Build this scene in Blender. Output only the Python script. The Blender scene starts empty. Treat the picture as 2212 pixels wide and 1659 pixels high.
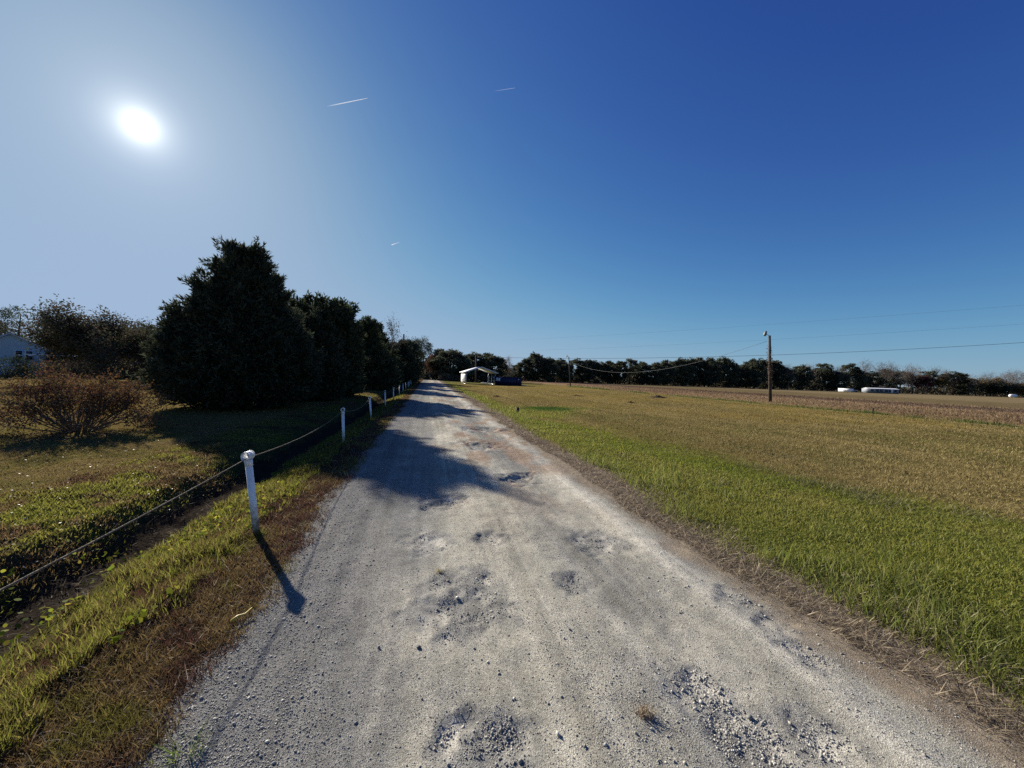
import bpy, math, random
import numpy as np
from mathutils import Vector, Matrix

# ------------------------------------------------------------------ camera, sky, sun, exposure
S = bpy.context.scene
COL = S.collection
rng = np.random.default_rng(11)
random.seed(11)

W_, H_, F_ = 2212.0, 1659.0, 831.0          # measuring frame of the photograph and focal length in its pixels
CAM_H = 1.60
ROLL = math.radians(2.06)
PITCH = math.radians(-1.12)
c_fwd = Vector((0, math.cos(PITCH), math.sin(PITCH)))
c_r0 = Vector((1, 0, 0))
c_u0 = c_r0.cross(c_fwd)
c_right = c_r0 * math.cos(ROLL) + c_u0 * math.sin(ROLL)
c_up = c_u0 * math.cos(ROLL) - c_r0 * math.sin(ROLL)
cam = bpy.data.cameras.new("camera")
cam.sensor_fit = 'HORIZONTAL'
cam.sensor_width = 36.0
cam.lens = 36.0 * F_ / W_
cam.clip_start = 0.05
cam.clip_end = 30000
cam_o = bpy.data.objects.new("camera", cam)
COL.objects.link(cam_o)
M = Matrix(((c_right.x, c_up.x, -c_fwd.x, 0), (c_right.y, c_up.y, -c_fwd.y, 0),
            (c_right.z, c_up.z, -c_fwd.z, CAM_H), (0, 0, 0, 1)))
cam_o.matrix_world = M
S.camera = cam_o

def ray(px, py):
    d = c_fwd + c_right * ((px - W_ / 2) / F_) - c_up * ((py - H_ / 2) / F_)
    return d.normalized()

SUN_DIR = ray(302, 272)
SUN_EL = math.asin(SUN_DIR.z)
SUN_AZ = math.atan2(SUN_DIR.x, SUN_DIR.y)    # from +Y towards +X

SUN_STRENGTH = 4.6
SKY_STRENGTH = 0.10
EXPOSURE = 1.1
world = bpy.data.worlds.new("World")
S.world = world
world.use_nodes = True
nt = world.node_tree
nt.nodes.clear()
def N(t, **kw):
    n = nt.nodes.new(t)
    for k, v in kw.items():
        setattr(n, k, v)
    return n
L = nt.links.new
sky = N('ShaderNodeTexSky', sky_type='NISHITA')
sky.sun_disc = False
sky.sun_elevation = SUN_EL
sky.sun_rotation = SUN_AZ
sky.altitude = 0
sky.air_density = 0.7
sky.dust_density = 0.3
sky.ozone_density = 3.0
bg = N('ShaderNodeBackground'); bg.inputs['Strength'].default_value = SKY_STRENGTH
# the aureole: forward-scattered light round the sun's own direction
tc = N('ShaderNodeTexCoord')
nrm = N('ShaderNodeVectorMath', operation='NORMALIZE'); L(tc.outputs['Generated'], nrm.inputs[0])
dot = N('ShaderNodeVectorMath', operation='DOT_PRODUCT'); L(nrm.outputs[0], dot.inputs[0])
dot.inputs[1].default_value = SUN_DIR
ac = N('ShaderNodeMath', operation='ARCCOSINE', use_clamp=False); L(dot.outputs['Value'], ac.inputs[0])
def mth(op, a, b=None):
    n = N('ShaderNodeMath', operation=op)
    for i, x in enumerate((a, b)):
        if x is None: continue
        if isinstance(x, (int, float)): n.inputs[i].default_value = x
        else: L(x, n.inputs[i])
    return n.outputs[0]
def lobe(width, power, amp):
    q = mth('DIVIDE', ac.outputs[0], width)
    q = mth('POWER', q, power)
    q = mth('MULTIPLY', q, -1.0)
    q = mth('EXPONENT', q)
    return mth('MULTIPLY', q, amp)
K = 1.0 / (SKY_STRENGTH * 2 ** EXPOSURE)
# the sky's colour balance and its soft shoulder towards the sun, channel by channel
sepc = N('ShaderNodeSeparateColor'); L(sky.outputs[0], sepc.inputs[0])
core = lobe(0.016, 1.0, 1.9 * K)
halo = lobe(0.065, 1.0, 0.25 * K)
glow = mth('ADD', core, halo)
comb = N('ShaderNodeCombineColor')
for i, (gain, power, knee, warm) in enumerate(((0.0545, 1.5, 0.36, 1.0), (0.0710, 1.5, 0.490, 0.98), (0.152, 1.0, 0.71, 0.88))):
    q = mth('MULTIPLY', mth('POWER', sepc.outputs[i], power), gain)
    sh = mth('SQRT', mth('ADD', mth('POWER', mth('DIVIDE', q, knee), 2.0), 1.0))
    q = mth('MULTIPLY', mth('DIVIDE', q, sh), K)
    L(mth('ADD', q, mth('MULTIPLY', glow, warm)), comb.inputs[i])
L(comb.outputs[0], bg.inputs[0])
L(bg.outputs[0], N('ShaderNodeOutputWorld').inputs[0])

sun = bpy.data.lights.new("sun", 'SUN')
sun.energy = SUN_STRENGTH
sun.angle = math.radians(0.75)
sun.color = (1.0, 0.93, 0.82)
sun_o = bpy.data.objects.new("sun", sun)
sun_o.rotation_euler = SUN_DIR.to_track_quat('Z', 'Y').to_euler()
sun_o.location = (0, 0, 40)
COL.objects.link(sun_o)

S.view_settings.view_transform = 'Standard'
S.view_settings.look = 'None'
S.view_settings.gamma = 1.0
S.view_settings.exposure = EXPOSURE
S.view_settings.use_curve_mapping = False
S.render.engine = 'CYCLES'
S.cycles.max_bounces = 6
S.cycles.transparent_max_bounces = 12
S.cycles.use_denoising = False

# ------------------------------------------------------------------ helpers
def hash2(ix, iy, seed):
    h = np.sin(ix * 127.1 + iy * 311.7 + seed * 74.7) * 43758.5453
    return h - np.floor(h)
def vnoise(x, y, seed=0):
    xi = np.floor(x); yi = np.floor(y)
    fx = x - xi; fy = y - yi
    fx = fx * fx * (3 - 2 * fx); fy = fy * fy * (3 - 2 * fy)
    a = hash2(xi, yi, seed); b = hash2(xi + 1, yi, seed)
    c = hash2(xi, yi + 1, seed); d = hash2(xi + 1, yi + 1, seed)
    return (a * (1 - fx) + b * fx) * (1 - fy) + (c * (1 - fx) + d * fx) * fy
def fbm(x, y, seed=0, oct=4):
    s = 0; a = 0.5; t = 0
    for i in range(oct):
        s = s + a * vnoise(x * 2 ** i, y * 2 ** i, seed + i * 13); t += a; a *= 0.5
    return s / t                      # 0..1
def sm(a, b, x):
    t = np.clip((x - a) / (b - a), 0, 1)
    return t * t * (3 - 2 * t)
def unit(v):
    return v / np.maximum(np.linalg.norm(v, axis=-1, keepdims=True), 1e-9)
def rdir(n):
    return unit(rng.normal(size=(n, 3)))

def mesh_np(name, V, faces, mat, col=None, parent=None, smooth=False):
    """one mesh object from arrays; faces is a list of (n,k) index arrays, col an (nverts,3) array"""
    V = np.asarray(V, dtype=np.float32)
    faces = [np.asarray(f, dtype=np.int32) for f in faces if len(f)]
    me = bpy.data.meshes.new(name)
    me.vertices.add(len(V)); me.vertices.foreach_set('co', V.ravel())
    loops = np.concatenate([f.ravel() for f in faces])
    tot = np.concatenate([np.full(len(f), f.shape[1], dtype=np.int32) for f in faces])
    st = np.concatenate([[0], np.cumsum(tot)[:-1]]).astype(np.int32)
    me.loops.add(len(loops)); me.loops.foreach_set('vertex_index', loops)
    me.polygons.add(len(tot)); me.polygons.foreach_set('loop_start', st)
    me.polygons.foreach_set('loop_total', tot)
    if smooth:
        me.polygons.foreach_set('use_smooth', np.ones(len(tot), dtype=bool))
    me.update(calc_edges=True)
    if col is not None:
        at = me.color_attributes.new('Col', 'FLOAT_COLOR', 'POINT')
        c4 = np.ones((len(V), 4), dtype=np.float32); c4[:, :3] = col
        at.data.foreach_set('color', c4.ravel())
    if mat is not None:
        me.materials.append(mat)
    o = bpy.data.objects.new(name, me)
    COL.objects.link(o)
    if parent is not None: o.parent = parent
    return o

class MB:
    """collects boxes, tubes and quads into one mesh"""
    def __init__(s): s.v = []; s.f = {}; s.n = 0
    def add(s, V, F):
        V = np.asarray(V, float); F = np.asarray(F, int)
        s.v.append(V); s.f.setdefault(F.shape[1], []).append(F + s.n); s.n += len(V)
    def box(s, c, d, rz=0.0, taper=None):
        x, y, z = d[0] / 2, d[1] / 2, d[2] / 2
        P = np.array([[-x, -y, -z], [x, -y, -z], [x, y, -z], [-x, y, -z], [-x, -y, z], [x, -y, z], [x, y, z], [-x, y, z]], float)
        if taper is not None: P[4:, :2] *= taper
        if rz:
            a, b = math.cos(rz), math.sin(rz)
            P[:, :2] = P[:, :2] @ np.array([[a, b], [-b, a]])
        s.add(P + np.array(c), [[3, 2, 1, 0], [4, 5, 6, 7], [0, 1, 5, 4], [1, 2, 6, 5], [2, 3, 7, 6], [3, 0, 4, 7]])
        return s
    def tube(s, pts, rad, n=8, cap=True):
        pts = np.asarray(pts, float); m = len(pts)
        rad = np.broadcast_to(np.asarray(rad, float), (m,))
        t = np.gradient(pts, axis=0); t = unit(t)
        ref = np.array([0, 0, 1.0]) if abs(t[0][2]) < 0.9 else np.array([1.0, 0, 0])
        a = unit(np.cross(t, ref)); b = np.cross(t, a)
        th = np.arange(n) * 2 * math.pi / n
        R = (a[:, None, :] * np.cos(th)[None, :, None] + b[:, None, :] * np.sin(th)[None, :, None]) * rad[:, None, None] + pts[:, None, :]
        V = R.reshape(-1, 3)
        i = np.arange(m - 1)[:, None] * n; j = np.arange(n)[None, :]; k = (j + 1) % n
        F = np.stack([i + j, i + k, i + n + k, i + n + j], -1).reshape(-1, 4)
        base = s.n
        s.add(V, F)
        if cap:
            for r in (0, m - 1):
                s.v.append(pts[r][None]); ci = s.n; s.n += 1
                jj = np.arange(n); f = np.stack([base + r * n + jj, base + r * n + (jj + 1) % n, np.full(n, ci)], -1)
                if r == 0: f = f[:, ::-1]
                s.f.setdefault(3, []).append(f)
        return s
    def ring(s, c, axis, r_out, r_in, length, n=20):
        """open tube with a wall"""
        c = np.array(c, float); axis = unit(np.array(axis, float)); ref = np.array([0, 0, 1.0])
        a = unit(np.cross(axis, ref)); b = np.cross(axis, a)
        th = np.arange(n) * 2 * math.pi / n
        prof = [(-length / 2, r_in), (-length / 2, r_out), (length / 2, r_out), (length / 2, r_in)]
        V = np.concatenate([c + axis * h + (a * np.cos(th)[:, None] + b * np.sin(th)[:, None]) * r for h, r in prof])
        j = np.arange(n); k = (j + 1) % n; F = []
        for q in range(4):
            p, w = q * n, ((q + 1) % 4) * n
            F.append(np.stack([p + j, p + k, w + k, w + j], -1))
        s.add(V, np.concatenate(F)); return s
    def build(s, name, mat, parent=None, smooth=False, col=None):
        V = np.concatenate(s.v)
        fs = [np.concatenate(f) for f in s.f.values()]
        return mesh_np(name, V, fs, mat, col, parent, smooth)

def tag(o, label=None, cat=None, group=None, kind=None):
    if label: o['label'] = label
    if cat: o['category'] = cat
    if group: o['group'] = group
    if kind: o['kind'] = kind
    return o
def thing(name, loc, label, cat, rz=0.0, group=None):
    o = bpy.data.objects.new(name, None); o.empty_display_size = 0.2
    o.location = loc; o.rotation_euler = (0, 0, rz)
    COL.objects.link(o)
    return tag(o, label, cat, group)
def copy_tree(o, parent=None):
    c = o.copy(); COL.objects.link(c)
    if parent is not None: c.parent = parent
    for ch in list(o.children): copy_tree(ch, c)
    return c

# ------------------------------------------------------------------ materials
def mat_new(name):
    m = bpy.data.materials.new(name); m.use_nodes = True
    t = m.node_tree; t.nodes.clear()
    return m, t
def plain(name, col, rough=0.6, metal=0.0, noise=0.12, scale=8.0, bump=0.0, spec=0.5):
    m, t = mat_new(name)
    out = t.nodes.new('ShaderNodeOutputMaterial'); p = t.nodes.new('ShaderNodeBsdfPrincipled')
    p.inputs['Roughness'].default_value = rough; p.inputs['Metallic'].default_value = metal
    p.inputs['Specular IOR Level'].default_value = spec
    g = t.nodes.new('ShaderNodeTexCoord'); n = t.nodes.new('ShaderNodeTexNoise')
    n.inputs['Scale'].default_value = scale; n.inputs['Detail'].default_value = 6
    t.links.new(g.outputs['Object'], n.inputs['Vector'])
    r = t.nodes.new('ShaderNodeValToRGB')
    c = np.array(col)
    r.color_ramp.elements[0].position = 0.3; r.color_ramp.elements[1].position = 0.7
    r.color_ramp.elements[0].color = (*(c * (1 - noise)), 1); r.color_ramp.elements[1].color = (*np.minimum(c * (1 + noise), 1), 1)
    t.links.new(n.outputs['Fac'], r.inputs[0]); t.links.new(r.outputs[0], p.inputs['Base Color'])
    if bump:
        b = t.nodes.new('ShaderNodeBump'); b.inputs['Strength'].default_value = bump; b.inputs['Distance'].default_value = 0.02
        t.links.new(n.outputs['Fac'], b.inputs['Height']); t.links.new(b.outputs[0], p.inputs['Normal'])
    t.links.new(p.outputs[0], out.inputs[0])
    return m
def leafy(name, trans=0.45, gloss=0.06, rough=0.45, tint=(1, 1, 1), rand=0.0):
    """foliage: the colour of each leaf or blade from its mesh, part of the light let through"""
    m, t = mat_new(name)
    out = t.nodes.new('ShaderNodeOutputMaterial')
    a = t.nodes.new('ShaderNodeAttribute'); a.attribute_name = 'Col'
    mu = t.nodes.new('ShaderNodeMix'); mu.data_type = 'RGBA'; mu.blend_type = 'MULTIPLY'; mu.inputs[0].default_value = 1
    mu.inputs[7].default_value = (*tint, 1); t.links.new(a.outputs['Color'], mu.inputs[6])
    colout = mu.outputs[2]
    if rand:
        oi = t.nodes.new('ShaderNodeObjectInfo'); mr = t.nodes.new('ShaderNodeMapRange')
        mr.inputs[3].default_value = 1 - rand; mr.inputs[4].default_value = 1 + rand
        t.links.new(oi.outputs['Random'], mr.inputs[0])
        vm = t.nodes.new('ShaderNodeVectorMath'); vm.operation = 'SCALE'
        t.links.new(colout, vm.inputs[0]); t.links.new(mr.outputs[0], vm.inputs['Scale']); colout = vm.outputs[0]
    d = t.nodes.new('ShaderNodeBsdfDiffuse'); tr = t.nodes.new('ShaderNodeBsdfTranslucent')
    t.links.new(colout, d.inputs[0]); t.links.new(colout, tr.inputs[0])
    mx = t.nodes.new('ShaderNodeMixShader'); mx.inputs[0].default_value = trans
    t.links.new(d.outputs[0], mx.inputs[1]); t.links.new(tr.outputs[0], mx.inputs[2])
    gl = t.nodes.new('ShaderNodeBsdfGlossy'); gl.inputs['Roughness'].default_value = rough
    m2 = t.nodes.new('ShaderNodeMixShader'); m2.inputs[0].default_value = gloss
    t.links.new(mx.outputs[0], m2.inputs[1]); t.links.new(gl.outputs[0], m2.inputs[2])
    t.links.new(m2.outputs[0], out.inputs[0])
    return m
def earth(name, scales, amps, bump=0.4, bscale=60.0, bdist=0.02, rough=0.95, speck=None):
    """ground cover colour from the mesh, broken up by noise of several sizes, with a rough relief"""
    m, t = mat_new(name)
    out = t.nodes.new('ShaderNodeOutputMaterial'); p = t.nodes.new('ShaderNodeBsdfPrincipled')
    p.inputs['Roughness'].default_value = rough; p.inputs['Specular IOR Level'].default_value = 0.0
    a = t.nodes.new('ShaderNodeAttribute'); a.attribute_name = 'Col'
    g = t.nodes.new('ShaderNodeTexCoord')
    cur = a.outputs['Color']
    for s, am in zip(scales, amps):
        n = t.nodes.new('ShaderNodeTexNoise'); n.inputs['Scale'].default_value = s
        n.inputs['Detail'].default_value = 5; n.inputs['Roughness'].default_value = 0.65
        t.links.new(g.outputs['Object'], n.inputs['Vector'])
        mr = t.nodes.new('ShaderNodeMapRange'); mr.inputs[1].default_value = 0.3; mr.inputs[2].default_value = 0.7
        mr.inputs[3].default_value = 1 - am; mr.inputs[4].default_value = 1 + am
        t.links.new(n.outputs['Fac'], mr.inputs[0])
        vm = t.nodes.new('ShaderNodeVectorMath'); vm.operation = 'SCALE'
        t.links.new(cur, vm.inputs[0]); t.links.new(mr.outputs[0], vm.inputs['Scale']); cur = vm.outputs[0]
    t.links.new(cur, p.inputs['Base Color'])
    nb = t.nodes.new('ShaderNodeTexNoise'); nb.inputs['Scale'].default_value = bscale; nb.inputs['Detail'].default_value = 8; nb.inputs['Roughness'].default_value = .7
    t.links.new(g.outputs['Object'], nb.inputs['Vector'])
    vo = t.nodes.new('ShaderNodeTexVoronoi'); vo.inputs['Scale'].default_value = bscale * 1.2
    t.links.new(g.outputs['Object'], vo.inputs['Vector'])
    vs = t.nodes.new('ShaderNodeMath'); vs.operation = 'MULTIPLY'; vs.inputs[1].default_value = .35
    t.links.new(vo.outputs['Distance'], vs.inputs[0])
    ad = t.nodes.new('ShaderNodeMath'); ad.operation = 'SUBTRACT'
    t.links.new(nb.outputs['Fac'], ad.inputs[0]); t.links.new(vs.outputs[0], ad.inputs[1])
    b = t.nodes.new('ShaderNodeBump'); b.inputs['Strength'].default_value = bump; b.inputs['Distance'].default_value = bdist
    t.links.new(ad.outputs[0], b.inputs['Height']); t.links.new(b.outputs[0], p.inputs['Normal'])
    t.links.new(p.outputs[0], out.inputs[0])
    return m

M_GROUND = earth('ground_cover', (0.35, 3.0, 22.0), (0.16, 0.25, 0.35), bump=0.6, bscale=30, bdist=0.03)
M_ROAD = earth('crushed_gravel', (1.1, 9.0, 55.0, 150.0, 330.0), (0.10, 0.16, 0.28, 0.40, 0.40), bump=0.8, bscale=150, bdist=0.007)
M_GRASS = leafy('grass_blade', trans=0.58, gloss=0.012, rough=0.5)
M_DRY = leafy('dry_grass_blade', trans=0.4, gloss=0.006, rough=0.6)
M_LEAF = leafy('broad_leaf', trans=0.55, gloss=0.004, rough=0.5)
M_CEDAR = leafy('cedar_foliage', trans=0.25, gloss=0.015, rough=0.6)
M_PINE = leafy('pine_foliage', trans=0.35, gloss=0.02, rough=0.6, rand=0.3)
M_TWIG = leafy('autumn_foliage', trans=0.3, gloss=0.02, rough=0.6, rand=0.25)
M_BARK = plain('bark', (0.075, 0.058, 0.047), 0.95, noise=0.35, scale=6, bump=0.5, spec=0.1)
M_GREYBARK = plain('grey_bark', (0.15, 0.125, 0.11), 0.95, noise=0.3, scale=5, spec=0.1)
M_POLE = plain('weathered_pole_wood', (0.070, 0.057, 0.046), 0.9, noise=0.35, scale=5, bump=0.4, spec=0.15)
M_PVC = plain('white_plastic_pipe', (0.78, 0.79, 0.80), 0.38, noise=0.06, scale=5)
def pvc():
    m, t = mat_new('white_plastic_pipe'); ln = t.links.new
    out = t.nodes.new('ShaderNodeOutputMaterial'); p = t.nodes.new('ShaderNodeBsdfPrincipled'); p.inputs['Roughness'].default_value = .42
    g = t.nodes.new('ShaderNodeTexCoord'); sp = t.nodes.new('ShaderNodeSeparateXYZ'); ln(g.outputs['Object'], sp.inputs[0])
    n = t.nodes.new('ShaderNodeTexNoise'); n.inputs['Scale'].default_value = 22; n.inputs['Detail'].default_value = 7; ln(g.outputs['Object'], n.inputs['Vector'])
    mr = t.nodes.new('ShaderNodeMapRange'); mr.inputs[1].default_value = .0; mr.inputs[2].default_value = .34; mr.inputs[3].default_value = .62; mr.inputs[4].default_value = .0
    ln(sp.outputs[2], mr.inputs[0])
    ad = t.nodes.new('ShaderNodeMath'); ad.operation = 'ADD'; ln(mr.outputs[0], ad.inputs[0]); ln(n.outputs['Fac'], ad.inputs[1])
    r = t.nodes.new('ShaderNodeValToRGB'); e = r.color_ramp.elements
    e[0].position = .50; e[0].color = (.76, .77, .78, 1); e[1].position = 1.0; e[1].color = (.20, .16, .11, 1)
    k = e.new(.72); k.color = (.60, .58, .54, 1)
    ln(ad.outputs[0], r.inputs[0]); ln(r.outputs[0], p.inputs['Base Color']); ln(p.outputs[0], out.inputs[0])
    return m
M_PVC = pvc()
M_ROPE = plain('twisted_rope', (0.17, 0.14, 0.105), 0.9, noise=0.3, scale=60, bump=0.6, spec=0.1)
M_STONE = leafy('gravel_stone', trans=0.0, gloss=0.02, rough=0.5)
M_METAL = plain('galvanised_steel', (0.45, 0.46, 0.48), 0.4, metal=0.6, noise=0.1, scale=3)
M_WHITE = plain('white_painted_metal', (0.72, 0.72, 0.74), 0.5, noise=0.05, scale=2)
M_SIGN = plain('white_sign_panel', (0.82, 0.82, 0.82), 0.55, noise=0.03, scale=2)
M_INK = plain('grey_lettering', (0.10, 0.105, 0.13), 0.6, noise=0.05)
M_BLUE = plain('dark_blue_paint', (0.008, 0.011, 0.055), 0.6, noise=0.25, scale=2)
M_DARK = plain('dark_metal', (0.03, 0.03, 0.033), 0.6, noise=0.2)
M_WIRE = plain('dark_cable', (0.06, 0.06, 0.065), 0.7, noise=0.1)
M_SIDING = plain('pale_blue_siding', (0.36, 0.44, 0.50), 0.7, noise=0.06, scale=3)
M_ROOFM = plain('pale_metal_roof', (0.52, 0.53, 0.55), 0.4, noise=0.06, scale=2)
M_GLASS = plain('dark_window_glass', (0.03, 0.035, 0.045), 0.12, noise=0.1, scale=2)
M_SHADED = plain('shade_grey_siding', (0.22, 0.245, 0.27), 0.7, noise=0.06, scale=3)  # white siding of the mobile home, its shade put into a grey colour
M_CONC = plain('pale_concrete', (0.52, 0.50, 0.46), 0.9, noise=0.1, scale=3)
M_TYRE = plain('black_rubber', (0.02, 0.02, 0.02), 0.8, noise=0.1)
M_LAMP = plain('grey_lamp_housing', (0.16, 0.18, 0.18), 0.5, noise=0.1)
M_YELLOW = plain('yellow_dry_leaf', (0.55, 0.36, 0.06), 0.6, noise=0.2, scale=20)

# ------------------------------------------------------------------ the lie of the land, in road coordinates (u across to the right, v along)
TH = math.radians(12.3)
CT, ST = math.cos(TH), math.sin(TH)
def uv_of(x, y): return x * CT + y * ST, -x * ST + y * CT
def xy_of(u, v): return u * CT - v * ST, u * ST + v * CT
PU = [-400, -8, -5.2, -4.6, -3.75, -3.32, -3.08, -2.85, -2.3, -1.8, -1.0, 0.7, 2.6, 3.2, 4.5, 400]
PZ = [-.16, -.16, -.15, -.16, -.23, -.52, -.54, -.46, -.23, -.08, -.015, .03, .0, .0, -.03, -.03]
def profile(u, v):
    z = np.interp(u, PU, PZ)
    flat = np.interp(u, [-400, -5, -1.2, 400], [-.16, -.15, -.015, -.03])
    k = sm(85, 110, v)
    z = np.where((u < -1.0) & (u > -6), z * (1 - k) + flat * k, z)
    # the shallow field drain to the right
    z = z - 0.35 * np.exp(-((u - 31.5 - 1.2 * (fbm(v * .05, v * 0, 91) - .5)) / 1.6) ** 2)
    return z
def edge_l(v): return -1.12 + .34 * (fbm(v * .9, v * 0 + 3, 5) - .5) + .10 * (fbm(v * 5, v * 0 + 1, 6) - .5) + .28 * sm(4, 0.5, v) * .0
def edge_r(v): return 2.52 + .55 * (fbm(v * .7, v * 0 + 8, 15) - .5) + .10 * (fbm(v * 5, v * 0 + 4, 16) - .5)
def ground_z(u, v):
    z = profile(u, v)
    near = sm(80, 10, np.hypot(u, v))
    rough = np.interp(u, [-9, -5, -4, -2.6, -1.6, -1.0, 2.6, 3.2, 9], [.025, .05, .11, .10, .045, .02, .02, .03, .03])
    z = z + rough * (fbm(u * 2.2, v * 2.2, 31, 4) - .5) * near + rough * .35 * (fbm(u * 11, v * 11, 41, 2) - .5) * sm(25, 5, np.hypot(u, v))
    z = z + .10 * (fbm(u * .25, v * .25, 51, 2) - .5) * sm(3.4, 8, np.abs(u - .7)) * near
    inside = sm(0.04, 0.30, u - edge_l(v)) * sm(0.04, 0.30, edge_r(v) - u)
    return z - .10 * inside
def gz(x, y):
    u, v = uv_of(x, y)
    return float(ground_z(np.array([u]), np.array([v]))[0])
def at_px(px, py, zz=0.0):
    """ground point seen at a pixel of the measuring frame"""
    d = ray(px, py); t = (zz - CAM_H) / d.z
    return d.x * t, d.y * t
def at_depth(px, depth, py=800):
    """point on the column of pixel px at distance depth along the view"""
    x = (px - W_ / 2) / F_ * depth - math.sin(ROLL) * 0
    d = ray(px, py); t = depth / d.dot(c_fwd)
    return d.x * t, d.y * t
def height_at(px, py, depth):
    d = ray(px, py); t = depth / d.dot(c_fwd)
    return CAM_H + d.z * t

C = lambda *a: np.array(a, float)
def lerp(a, b, w): return a * (1 - w)[..., None] + b * w[..., None]
def lush_mask(u, v):
    um = np.interp(v, [-2, 0, 3.5, 5.4, 12, 13.5, 14.2], [9.5, 8.6, 7.6, 6.9, 5.9, 4.6, 3.4])
    n = fbm(u * .7, v * .5, 61) - .5
    a = sm(-1.2, 1.5, um - u + 2.6 * n + .8 * (fbm(u * 3, v * 2.2, 67) - .5)) * sm(2.75, 3.3, u + .5 * n)
    strip = sm(2.85, 3.15, u + .5 * n) * sm(4.5, 3.7, u + 1.2 * n) * sm(78, 66, v)
    b1 = np.exp(-((u - 6.0 - n) / 1.6) ** 2 - ((v - 19) / 2.2) ** 2) * 1.6
    b2 = np.exp(-((u - 4.9 - n) / 1.1) ** 2 - ((v - 16.5) / 2.0) ** 2) * 1.4
    b3 = np.exp(-((u - 8.2 - 2 * n) / 1.3) ** 2 - ((v - 20.5) / 1.2) ** 2) * 1.0
    return np.clip(np.maximum.reduce([a, strip, np.clip(b1 + b2 + b3 - .25, 0, 1)]), 0, 1)
def deep_green(u, v):
    n = fbm(u * .7, v * .5, 61) - .5
    return np.clip(np.exp(-((u - 6.3 - n) / 1.7) ** 2 - ((v - 19.6) / 1.8) ** 2) * 1.5 - .2, 0, 1)

def ground_col(u, v):
    n1 = fbm(u * .9, v * .9, 71) - .5
    n2 = fbm(u * 3.5, v * 3.5, 81) - .5
    n3 = fbm(u * .12, v * .12, 101) - .5
    nb = fbm(u * .06, v * .012, 111) - .5           # long streaks along the rows
    c = np.zeros(u.shape + (3,)) + C(.200, .150, .058)
    # mown field: tan with ochre and greener drifts
    c = lerp(c, C(.225, .160, .048), sm(.0, .22, n3 + .5 * n1))
    c = lerp(c, C(.125, .108, .036), sm(.0, .25, -n3 + .5 * n1 + .1 * n2))
    c = c * (.62 + .5 * fbm(u * 1.6, v * .12, 109) + .26 * fbm(u * .5, v * .5, 110))[..., None]
    far = sm(60, 74, v) * sm(26, 18, u)
    c = lerp(c, C(.12, .12, .045), far * .8)
    # drain with greener grass, then bands of stubble
    du = u + 5 * nb + 1.0 * n1
    c = lerp(c, C(.075, .095, .025), np.exp(-((du - 30.5) / 1.6) ** 2) * .95)
    c = lerp(c, C(.24, .16, .095), sm(32.5, 34.5, du))
    c = lerp(c, C(.155, .095, .065), sm(36, 40, du) * (.35 + .9 * np.clip(n1 + .3, 0, 1)))
    c = lerp(c, C(.25, .17, .10), np.exp(-((du - 45) / 2.0) ** 2) * .8)
    c = lerp(c, C(.085, .06, .047), sm(49, 52, du) * .85)
    c = lerp(c, C(.15, .115, .06), sm(60, 66, du))
    c = lerp(c, C(.20, .155, .085), sm(100, 130, du + 40 * nb))
    # lush verge
    lm = lush_mask(u, v)
    g = lerp(np.zeros(u.shape + (3,)) + C(.085, .10, .022), C(.13, .115, .035), sm(-.1, .3, n1))
    g = lerp(g, C(.035, .06, .015), deep_green(u, v))
    c = lerp(c, g, lm)
    # left side
    le = u + .45 * n1
    lawn = lerp(np.zeros(u.shape + (3,)) + C(.18, .135, .052), C(.12, .105, .035), sm(-.05, .25, n1 + n3))
    lawn = lerp(lawn, C(.11, .075, .05), sm(.05, .3, n3 - n1) * .7)
    c = lerp(c, lawn, sm(-1.0, -1.3, u))
    bank = lerp(np.zeros(u.shape + (3,)) + C(.075, .058, .03), C(.075, .085, .022), sm(-.1, .15, n1 + .5 * n2))
    c = lerp(c, bank, sm(-5.2, -4.4, le) * sm(-1.0, -1.3, u))
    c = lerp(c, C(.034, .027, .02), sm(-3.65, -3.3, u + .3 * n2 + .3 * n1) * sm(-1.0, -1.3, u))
    c = lerp(c, C(.075, .068, .022), sm(-2.95, -2.75, u + .3 * n1 + .2 * n2) * sm(-1.0, -1.3, u))
    c = lerp(c, C(.085, .055, .032), sm(-2.15, -1.8, u + .5 * n1) * sm(-.8, -1.0, u + .3 * n1))
    # shoulders
    c = lerp(c, C(.20, .19, .17), sm(-1.3, -.9, u + .5 * n1) * sm(.5, .2, u))
    straw = lerp(np.zeros(u.shape + (3,)) + C(.20, .16, .12), C(.13, .10, .078), sm(-.1, .2, n2 + n1))
    c = lerp(c, straw, sm(2.3, 2.45, u) * sm(3.25, 2.95, u + .5 * n1))
    return c * .85 * (1 + .25 * n2)[..., None]

POT = [  # u, v, radius, depth of the holes and worn places in the road
    (*uv_of(*at_px(1005, 1312)), .36, .034), (*uv_of(*at_px(935, 1172)), .26, .03), (*uv_of(*at_px(1060, 1625)), .24, .03),
    (*uv_of(*at_px(955, 1087)), .34, .04), (*uv_of(*at_px(1125, 1036)), .42, .07), (*uv_of(*at_px(1055, 928)), .8, .06),
    (*uv_of(*at_px(1060, 1170)), .20, .025), (*uv_of(*at_px(1235, 1265)), .16, .02), (*uv_of(*at_px(1590, 1300)), .16, .012),
    (*uv_of(*at_px(1670, 1355)), .15, .012), (*uv_of(*at_px(1740, 1420)), .14, .013), (*uv_of(*at_px(1500, 1500)), .18, .016),
    (*uv_of(*at_px(1770, 1590)), .14, .013), (*uv_of(*at_px(1040, 965)), .6, .045), (*uv_of(*at_px(1290, 1175)), .3, .02),
    (*uv_of(*at_px(1010, 880)), 1.0, .05), (*uv_of(*at_px(1620, 1590)), .22, .015),
]
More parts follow.
